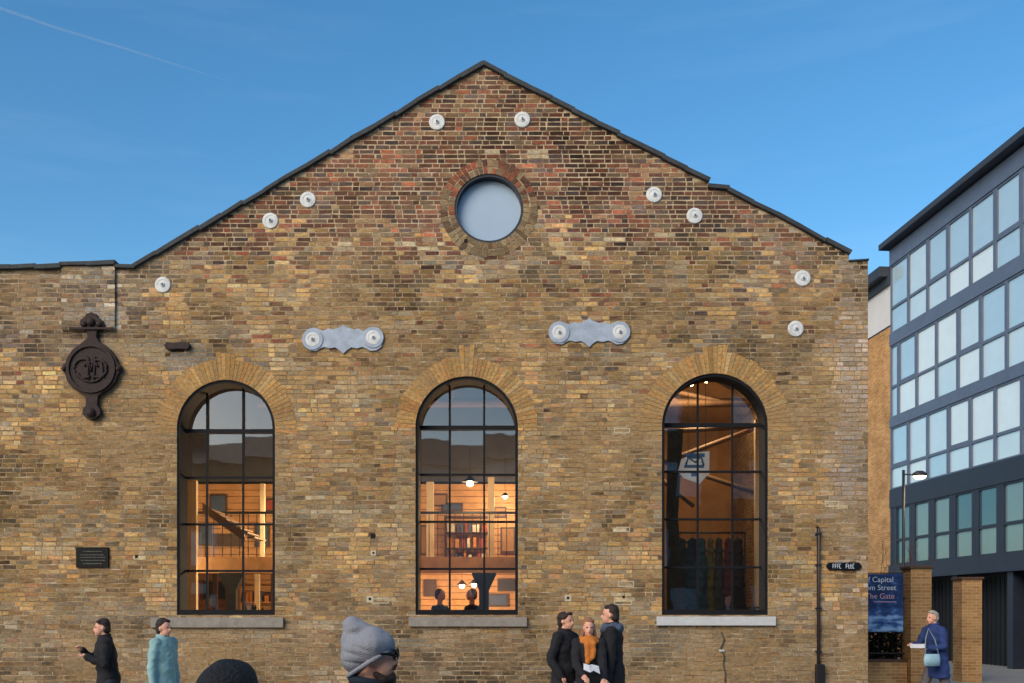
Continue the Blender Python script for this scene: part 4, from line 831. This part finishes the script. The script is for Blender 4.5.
# ================================================================= PEOPLE
M_SKIN = mat('skin', (220, 162, 138), .55, 0, .12, 14, .15, 80)
M_HAIRD = mat('dark_brown_hair', (44, 32, 28), .7, 0, .3, 30, .8, 90)
M_HAIRG = mat('grey_fair_hair', (168, 158, 148), .7, 0, .2, 30, .8, 90)
M_EYE = mat('eye', (30, 26, 26), .2)
def cloth(name, c): return mat(name, c, .9, 0, .18, 9, .9, 9)
BLK = cloth('black_wool', (26, 26, 32)); NAVY = cloth('navy_cloth', (20, 24, 36)); CHARC = cloth('charcoal_cloth', (44, 44, 50)); JEAN = cloth('dark_denim', (40, 46, 62)); SHOE = mat('black_leather', (24, 22, 22), .4)
def person(loc, H, rz, label, coat, coat_len=.8, hair=M_HAIRD, hands=None, stride=.18, lean=0.0, trousers=JEAN, long_hair=False, grp=None, neck=None, head_turn=0, build=1.0):
    """upright adult facing local -Y"""
    e = empty('person', loc, rz, label, 'person', grp)
    k = H/1.75
    def v(x, y, z): # lean is a forward shift growing with height
        return Vector((x*k, (y-lean*max(0, z-.9))*k, z*k))
    if hands is None: hands = [(-.26, -.04, .82), (.26, -.02, .82)]
    sh_ = [(-.175*build, .0, 1.43), (.175*build, .0, 1.43)]
    B = MB(); hc = v(0, -.01, 1.635); T = Matrix.Rotation(head_turn, 3, 'Z')
    def hp(x, y, z): return hc+T@Vector((x*k, y*k, z*k))
    B.ell(hc+Vector((0, .006, .015))*k, Vector((.074, .092, .098))*k); B.ell(hp(0, -.032, -.048), Vector((.054, .058, .066))*k); B.ell(hp(0, -.062, -.088), Vector((.026, .022, .02))*k)
    B.cap(hp(0, -.086, .002), .009*k, hp(0, -.102, -.03), .0125*k); B.ell(hp(0, -.083, -.058), Vector((.026, .014, .011))*k)
    for s in (-1, 1): B.ell(hp(s*.075, .006, -.012), Vector((.010, .017, .027))*k)
    B.cap(v(0, .02, 1.43), .058*k, v(0, .005, 1.56), .052*k)
    B.loft([(v(0, .01, .86), .15*k, .105*k), (v(0, .01, .95), .165*k, .115*k), (v(0, 0, 1.08), .135*k, .095*k), (v(0, 0, 1.25), .16*k*build, .11*k), (v(0, .01, 1.38), .17*k*build, .105*k), (v(0, .01, 1.45), .11*k, .07*k), (v(0, .015, 1.49), .06*k, .055*k)])
    feet = [(-.1, -stride, .06), (.1, stride, .07)]
    C = MB(); TR = MB(); SHB = MB(); kn = []
    elb = []
    for i, s in enumerate((-1, 1)):
        S_ = v(*sh_[i]); Hn = v(*hands[i]); L1, L2 = .29*k, .26*k; d = Hn-S_; D = min(d.length, (L1+L2)*.995); dn = d.normalized()
        a = (L1*L1-L2*L2+D*D)/(2*D); h = math.sqrt(max(0, L1*L1-a*a)); pole = Vector((s*.5, .6, -.5)); pole = (pole-dn*pole.dot(dn)).normalized()
        E_ = S_+dn*a+pole*h; Wr = S_+dn*D; elb.append((S_, E_, Wr))
        B.cap(S_, .05*k, E_, .038*k); B.cap(E_, .038*k, Wr, .026*k)
        fd = (Wr-E_).normalized(); side = fd.cross(Vector((0, 0, 1))); side = side.normalized() if side.length > .2 else Vector((0, 1, 0)); up = side.cross(fd)
        pc = Wr+fd*.05*k; B.cap(Wr, .024*k, pc, .03*k)
        for q in range(4):
            r0 = pc+side*(q-1.5)*.02*k+fd*.02*k; L_ = (.034, .04, .037, .028)[q]*k; m1 = r0+fd*L_-up*.006; m2 = m1+(fd*.7-up*.7).normalized()*L_*.9
            B.cap(r0, .0095*k, m1, .009*k, 8); B.cap(m1, .009*k, m2, .008*k, 8)
        tb_ = Wr+fd*.02*k+side*.02*k*(-s); t1 = tb_+(side*(-s)*.7+fd*.7)*.04*k; B.cap(tb_, .012*k, t1, .010*k, 8); B.cap(t1, .010*k, t1+(fd-up*.3)*.028*k, .009*k, 8)
        ft = v(*feet[i]); hip = v(s*.09, .01, .9); mk_ = (hip+ft)/2+Vector((0, -.05*k, .03*k))
        B.cap(hip, .085*k, mk_, .056*k); B.cap(mk_, .054*k, ft+Vector((0, .01, .03)), .034*k); B.cap(ft+Vector((0, .02, -.02*k)), .035*k, ft+Vector((0, -.15*k, -.03*k)), .03*k)
        TR.cap(hip, .105*k, mk_, .078*k); TR.cap(mk_, .077*k, ft+Vector((0, .01, .03)), .062*k)
        SHB.cap(ft+Vector((0, .03*k, -.015*k)), .046*k, ft+Vector((0, -.16*k, -.022*k)), .038*k)
        C.cap(S_, .077*k, E_, .06*k); C.cap(E_, .06*k, Wr-fd*.005, .048*k)
    B.blob('person_body', M_SKIN, e, .0085, 2)
    TR.ell(v(0, .01, .92), Vector((.165, .125, .12))*k); TR.blob('trousers', trousers, e, .014, fold=.01)
    SHB.blob('shoes', SHOE, e, .012)
    zb = 1.46-coat_len; W_ = build
    secs = [(v(0, .01, zb), .225*k*W_, .165*k), (v(0, .01, zb+.02), .228*k*W_, .168*k)] 
    if zb < .95: secs += [(v(0, .01, .98), .2*k*W_, .15*k)]
    secs += [(v(0, 0, 1.12), .18*k*W_, .132*k), (v(0, 0, 1.28), .2*k*W_, .142*k), (v(0, .01, 1.4), .198*k*W_, .13*k), (v(0, .01, 1.475), .145*k, .098*k), (v(0, .012, 1.525), .082*k, .075*k)]
    C.loft(secs); C.cap(v(-.15*W_, .01, 1.44), .06*k, v(.15*W_, .01, 1.44), .06*k)
    C.blob('coat', coat, e, .013, 3, fold=.017)
    cl = MB(); cl.tube([v(.07*math.cos(t_), .012+.068*math.sin(t_), 1.525+.012*math.sin(t_)) for t_ in np.linspace(-1.2, 4.34, 16)], .021*k, 8); cl.build('collar', coat, e)
    if hair is not None:
        Hm = MB(); Hm.ell(hp(0, .024, .04), Vector((.083, .092, .088))*k); Hm.ell(hp(.012, -.03, .085), Vector((.06, .045, .03))*k); Hm.ell(hp(0, .052, -.015), Vector((.074, .06, .085))*k)
        if long_hair: 
            for s in (-1, 1): Hm.cap(hp(s*.066, .02, .02), .03*k, hp(s*.075, .01, -.17), .03*k)
            Hm.cap(hp(0, .06, .0), .065*k, hp(0, .07, -.18), .06*k)
        hb = Hm.blob('hair', hair, e, .009, 2, fold=.014)
    ey = MB()
    for s in (-1, 1): ey.ell(hp(s*.031, -.0835, .006), Vector((.013, .008, .006))*k, seg=10, rings=6)
    ey.build('eyes', M_EYE, e)
    mo_ = MB().ell(hp(0, -.0965, -.058), Vector((.021, .005, .004))*k, seg=10, rings=6).build('lips', mat('lips', (150, 84, 80), .5), e)
    if neck:
        nk, nm = neck; q = MB()
        for j, (zz, rr_) in enumerate(((1.50, .088), (1.475, .1), (1.45, .11))): q.tube([v(rr_*math.cos(t_), .005+rr_*.85*math.sin(t_), zz+.012*math.sin(3*t_+j)) for t_ in np.linspace(0, 6.28, 24)], .036*k, 8)
        if nm == 'scarf': q.cap(v(-.03, -.12, 1.43), .045*k, v(-.035, -.15, 1.2), .036*k); q.cap(v(.045, -.12, 1.43), .04*k, v(.04, -.15, 1.27), .034*k); q.cap(v(.0, -.115, 1.43), .045*k, v(.0, -.14, 1.24), .03*k)
        if nm == 'hood': q.ell(v(0, .09, 1.47), Vector((.12, .06, .065))*k)
        q.blob(nm, nk, e, .012, 2, fold=.014)
    return e, v, hp, elb

def gp(px, Z): return (WX(px, Z), Z-CD, 0)
# left pair
person(gp(108.5, 12.6), 1.66, R(-62), 'person in a long black coat at the far left, both hands raised in front', BLK, 1.05, M_HAIRD, hands=[(-.12, -.27, 1.33), (.12, -.24, 1.25)], head_turn=0, lean=.1, build=.88)
person(gp(163.5, 12.4), 1.66, R(70), 'person in a pale teal coat with dark hair below the left window', cloth('teal_coat', (140, 178, 180)), .86, M_HAIRD, trousers=BLK, build=.95)
# group of three
person(gp(565.5, 12.35), 1.755, R(55), 'person in a black jacket on the left of the group of three', BLK, .8, M_HAIRD, hands=[(-.24, -.1, .95), (.2, -.25, 1.0)])
ew, vv, hpw, elw = person(gp(588.5, 11.95), 1.67, R(4), 'person with an orange scarf in the middle of the group of three', BLK, .8, mat('light_brown_hair', (150, 104, 76), .7, 0, .3, 30, .8, 90), hands=[(-.11, -.35, 1.05), (.13, -.36, 1.01)], neck=(cloth('orange_scarf', (196, 116, 46)), 'scarf'), stride=.04, build=.86, long_hair=True)
person(gp(611, 12.2), 1.84, R(-100), 'tall person in a dark hooded coat on the right of the group of three', BLK, .95, M_HAIRD, neck=(cloth('blue_grey_hood', (72, 84, 106)), 'hood'), build=.95)
pz = WZ(670.5, 11.5)
pa = MB(); V = [(x*.62, y*1.7, z*.62) for x, y, z in [(-.14, 0, .03), (-.02, -.03, .055), (.05, 0, .0), (.17, -.02, -.03), (.16, .06, -.08), (.03, .07, -.06), (-.03, .05, -.01), (-.13, .07, -.03)]]
pa.add(V+[(x, y, z-.006) for x, y, z in V], [(0, 1, 6, 7), (1, 2, 5, 6), (2, 3, 4, 5), (15, 14, 9, 8), (14, 13, 10, 9), (13, 12, 11, 10)])
pao = pa.build('folded_map', mat('white_paper', (222, 222, 228), .7)); pao.location = (WX(591, 11.5), 11.5-CD, pz); pao.rotation_euler = (R(50), 0, 0)
tag(pao, 'open white paper held at waist height in the group of three', 'paper')
# passer-by on the right
er, vr, hr, elr = person(gp(937, 16.8), 1.77, R(-72), 'person in a bright blue coat with pale hair hurrying past the gateway at the right', cloth('bright_blue_coat', (38, 58, 112)), .84, M_HAIRG, hands=[(-.16, -.34, 1.18), (.14, -.28, 1.12)], lean=.12, trousers=cloth('grey_trousers', (96, 92, 98)), stride=.26)
bgm = empty('shoulder_bag', (WX(932, 16.45), 16.45-CD, WZ(666, 16.45)), R(15), 'pale blue bag hanging at the side of the person in the blue coat', 'bag')
MB().loft([((0, 0, 0), .15, .05), ((0, 0, .1), .16, .06), ((0, 0, .2), .14, .045)]).build('bag_body', cloth('pale_blue_bag', (150, 186, 200)), bgm)
MB().tube([(-.13, 0, .19), (-.08, .06, .45), (.02, .12, .62), (.1, .06, .45), (.13, 0, .19)], .01, 6).build('strap', cloth('pale_strap', (120, 140, 150)), bgm)
ppx = MB().box(-.17, .09, -.01, .01, -.035, .035).build('newspaper', MATS['white_paper'], None, .002); ppx.location = (WX(920.5, 16.5), 16.5-CD, WZ(646, 16.5)); tag(ppx, 'small white folded paper in the hands of the person in the blue coat', 'paper')

# foreground: dark head at the bottom edge, back to the camera
person(gp(231.5, 2.5), 1.622, R(170), 'head of dark hair seen from behind at the bottom edge', BLK, .9, mat('black_hair', (22, 20, 24), .75, 0, .4, 60, .9, 120), long_hair=True, stride=.1)

# foreground: person in grey beanie, profile to the right
BZ = 4.1; bs_ = F/BZ
hx, hy = 374, 658
eb, vb2, hb2, _ = person(gp(hx-3, BZ), 1.678, R(88), 'bearded person in a slouchy grey knitted hat and black glasses in the foreground', NAVY, .8, None, stride=.16)
hc = Vector((0, -.01, 1.635))*(1.678/1.75)
# profile coordinates: local -Y is screen right, local Z up; helper from pixels
ez = WZ(0, BZ)
def pxl(px, py, x=0.0): return Vector((x, -(px-(hx-2))/bs_, WZ(py, BZ)))
hat = MB()
hat.ell(pxl(371, 646), (.098, .098, .082)); hat.ell(pxl(364, 650), (.097, .09, .085)); hat.ell(pxl(357, 657), (.085, .062, .072)); hat.ell(pxl(377, 645), (.088, .082, .064))
hat.cap(pxl(360, 640), .07, pxl(353, 626), .042); hat.cap(pxl(366, 636), .055, pxl(351.5, 622), .026); hat.ell(pxl(351, 641), (.05, .036, .07)); hat.cap(pxl(349.5, 662), .03, pxl(348, 625), .018); hat.ell(pxl(383, 644), (.078, .040, .040))
kn = bpy.data.materials.new('grey_knit'); kn.use_nodes = True; n = kn.node_tree.nodes; l = kn.node_tree.links; b = n['Principled BSDF']; b.inputs['Roughness'].default_value = .95; b.inputs['Specular IOR Level'].default_value = .15
t = n.new('ShaderNodeTexCoord'); wv = n.new('ShaderNodeTexWave'); wv.bands_direction = 'Z'; wv.inputs['Scale'].default_value = 34; wv.inputs['Distortion'].default_value = 2.5; wv.inputs['Detail'].default_value = 2; wv.inputs['Detail Scale'].default_value = 3
mp2 = n.new('ShaderNodeMapping'); mp2.inputs['Rotation'].default_value = (R(22), 0, 0); l.new(t.outputs['Object'], mp2.inputs[0]); l.new(mp2.outputs[0], wv.inputs['Vector'])
ns = n.new('ShaderNodeTexNoise'); ns.inputs['Scale'].default_value = 160; l.new(t.outputs['Object'], ns.inputs['Vector'])
cr = n.new('ShaderNodeValToRGB'); cr.color_ramp.elements[0].color = (*s2l((132, 132, 140)), 1); cr.color_ramp.elements[1].color = (*s2l((170, 172, 180)), 1); l.new(ns.outputs['Fac'], cr.inputs[0]); l.new(cr.outputs[0], b.inputs['Base Color'])
b1 = n.new('ShaderNodeBump'); b1.inputs['Strength'].default_value = .18; b1.inputs['Distance'].default_value = .006; l.new(wv.outputs['Fac'], b1.inputs['Height'])
b2 = n.new('ShaderNodeBump'); b2.inputs['Strength'].default_value = .6; b2.inputs['Distance'].default_value = .003; l.new(ns.outputs['Fac'], b2.inputs['Height']); l.new(b1.outputs[0], b2.inputs['Normal']); l.new(b2.outputs[0], b.inputs['Normal'])
hat.ell(pxl(373, 646), (.106, .088, .080)); hto = hat.blob('knitted_hat', kn, eb, .006, 3, fold=.006)
nr = [q.normal.copy() for q in hto.data.vertices]
for q, no in zip(hto.data.vertices, nr):      # soft creases of the slouching knit
    for (ax, ay), (bx, by), wd_, dp in (((351, 633), (371, 628.5), 2.4, .016), ((346, 650), (366, 656), 1.8, .006), ((347, 661), (372, 664), 1.6, .006), ((352, 643), (378, 652), 1.6, .004)):
        px_ = (hx-2)-q.co.y*bs_; py_ = HY-(q.co.z-CH)*bs_; tt = max(0, min(1, ((px_-ax)*(bx-ax)+(py_-ay)*(by-ay))/((bx-ax)**2+(by-ay)**2)))
        d_ = math.hypot(px_-ax-tt*(bx-ax), py_-ay-tt*(by-ay)); q.co -= no*dp*math.exp(-(d_/wd_)**2)*math.sin(math.pi*min(1, max(.15, tt*.8+.1)))
br_ = MB()      # turned-up hem running from the nape up to the forehead
br_.tube([pxl(371, 663)+Vector((.088*math.sin(t_), -.088*math.cos(t_)*1.02, .056*math.cos(t_)-.0)) for t_ in np.linspace(0, 2*math.pi, 40)], .010, 8, cap=False); br_.build('hat_hem', kn, eb)
bd = MB().ell(hb2(0, -.06, -.1), (.042, .036, .026)).ell(hb2(0, -.08, -.1), (.026, .02, .032))
for s in (-1, 1): bd.cap(hb2(s*.05, -.02, -.078), .014, hb2(s*.042, -.05, -.1), .02)
bd.tube([hb2(-.03, -.084, -.062), hb2(-.014, -.099, -.043), hb2(0, -.101, -.041), hb2(.014, -.099, -.043), hb2(.03, -.084, -.062)], [.005, .007, .006, .007, .005], 8)
bd.blob('beard', mat('dark_beard', (54, 38, 30), .8, 0, .3, 60, .9, 120), eb, .006, 2)
gl = MB()
for s in (-1, 1):
    c0 = hb2(s*.033, -.101, .008); gl.tube([c0+Vector((.029*math.cos(t_), .003*math.cos(t_)**2, .021*math.sin(t_))) for t_ in np.linspace(0, 6.283, 20)], .0052, 6)
    gl.tube([hb2(s*.058, -.1, .012), hb2(s*.076, -.06, .012), hb2(s*.082, .01, .006)], .0055, 6)
gl.tube([hb2(-.008, -.104, .012), hb2(.008, -.104, .012)], .0035, 6)
gl.build('glasses', mat('black_acetate', (14, 14, 16), .25), eb)

# two people seated inside the central window
def seated(px, Z, rz, label, coat, hair):
    e = empty('person', (WX(px, Z), Z-CD, FZ), rz, label, 'person', 'people seated inside the central window')
    B = MB(); z0 = .47
    B.ell((0, -.02, z0+.76), (.074, .092, .108)); B.ell((0, -.06, z0+.71), (.05, .05, .06)); B.cap((0, 0, z0+.52), .055, (0, 0, z0+.66), .05); B.cap((0, -.11, z0+.765), .01, (0, -.125, z0+.74), .013)
    B.loft([((0, .02, z0-.02), .17, .13), ((0, .02, z0+.15), .14, .11), ((0, 0, z0+.38), .17, .11), ((0, 0, z0+.52), .1, .07)])
    for s in (-1, 1):
        B.cap((s*.1, 0, z0+.04), .085, (s*.12, -.42, z0+.05), .06); B.cap((s*.12, -.42, z0+.05), .055, (s*.12, -.38, .06), .036); B.cap((s*.12, -.36, .05), .035, (s*.12, -.54, .035), .03)
        B.cap((s*.18, 0, z0+.5), .05, (s*.22, -.08, z0+.24), .038); B.cap((s*.22, -.08, z0+.24), .037, (s*.12, -.32, z0+.3), .027); B.cap((s*.12, -.32, z0+.3), .026, (s*.1, -.38, z0+.3), .03)
        for q in range(4): B.cap((s*(.08+q*.018), -.4, z0+.3), .009, (s*(.075+q*.018), -.46, z0+.285), .008, 8)
        B.cap((s*.075, -.36, z0+.31), .01, (s*.05, -.4, z0+.32), .009, 8)
    B.blob('person_body', M_SKIN, e, .0085, 2)
    C = MB(); C.loft([((0, .02, z0-.02), .2, .16), ((0, .02, z0+.15), .175, .14), ((0, 0, z0+.38), .2, .14), ((0, 0, z0+.52), .14, .1), ((0, 0, z0+.57), .08, .07)])
    for s in (-1, 1): C.cap((s*.18, 0, z0+.49), .07, (s*.22, -.08, z0+.24), .056); C.cap((s*.22, -.08, z0+.24), .055, (s*.13, -.3, z0+.3), .042)
    C.blob('jacket', coat, e, .012, 2)
    T = MB()
    for s in (-1, 1): T.cap((s*.1, 0, z0+.04), .1, (s*.12, -.42, z0+.05), .078); T.cap((s*.12, -.42, z0+.05), .075, (s*.12, -.38, .1), .056)
    T.blob('trousers', JEAN, e, .014)
    MB().ell((0, .012, z0+.79), (.083, .093, .095)).ell((0, .045, z0+.74), (.072, .06, .08)).blob('hair', hair, e, .009, 2)
    ch = empty('chair', (WX(px, Z), Z-CD, FZ), rz, 'dark chair under the '+label.split(' person')[0]+' person seated inside the central window', 'chair', 'chairs inside the central window')
    MB().box(-.21, .21, -.22, .22, .36, .4).build('seat', M_DKWOOD, ch); MB().box(-.21, .21, .2, .23, .55, .8).build('backrest', M_DKWOOD, ch)
    for sx in (-1, 1):
        for sy in (-1, 1): MB().tube([(sx*.19, sy*.2, 0), (sx*.19, sy*.21, .36 if sy < 0 else .8)], .015, 8).build('leg', M_DKWOOD, ch)
seated(440, 18.9, R(60), 'left hand person in a black jacket seated low behind the central window', BLK, M_HAIRD)
seated(472, 18.8, R(-60), 'right hand person in a black jacket seated low behind the central window', BLK, mat('auburn_hair', (112, 66, 44), .7, 0, .3, 30, .8, 90))
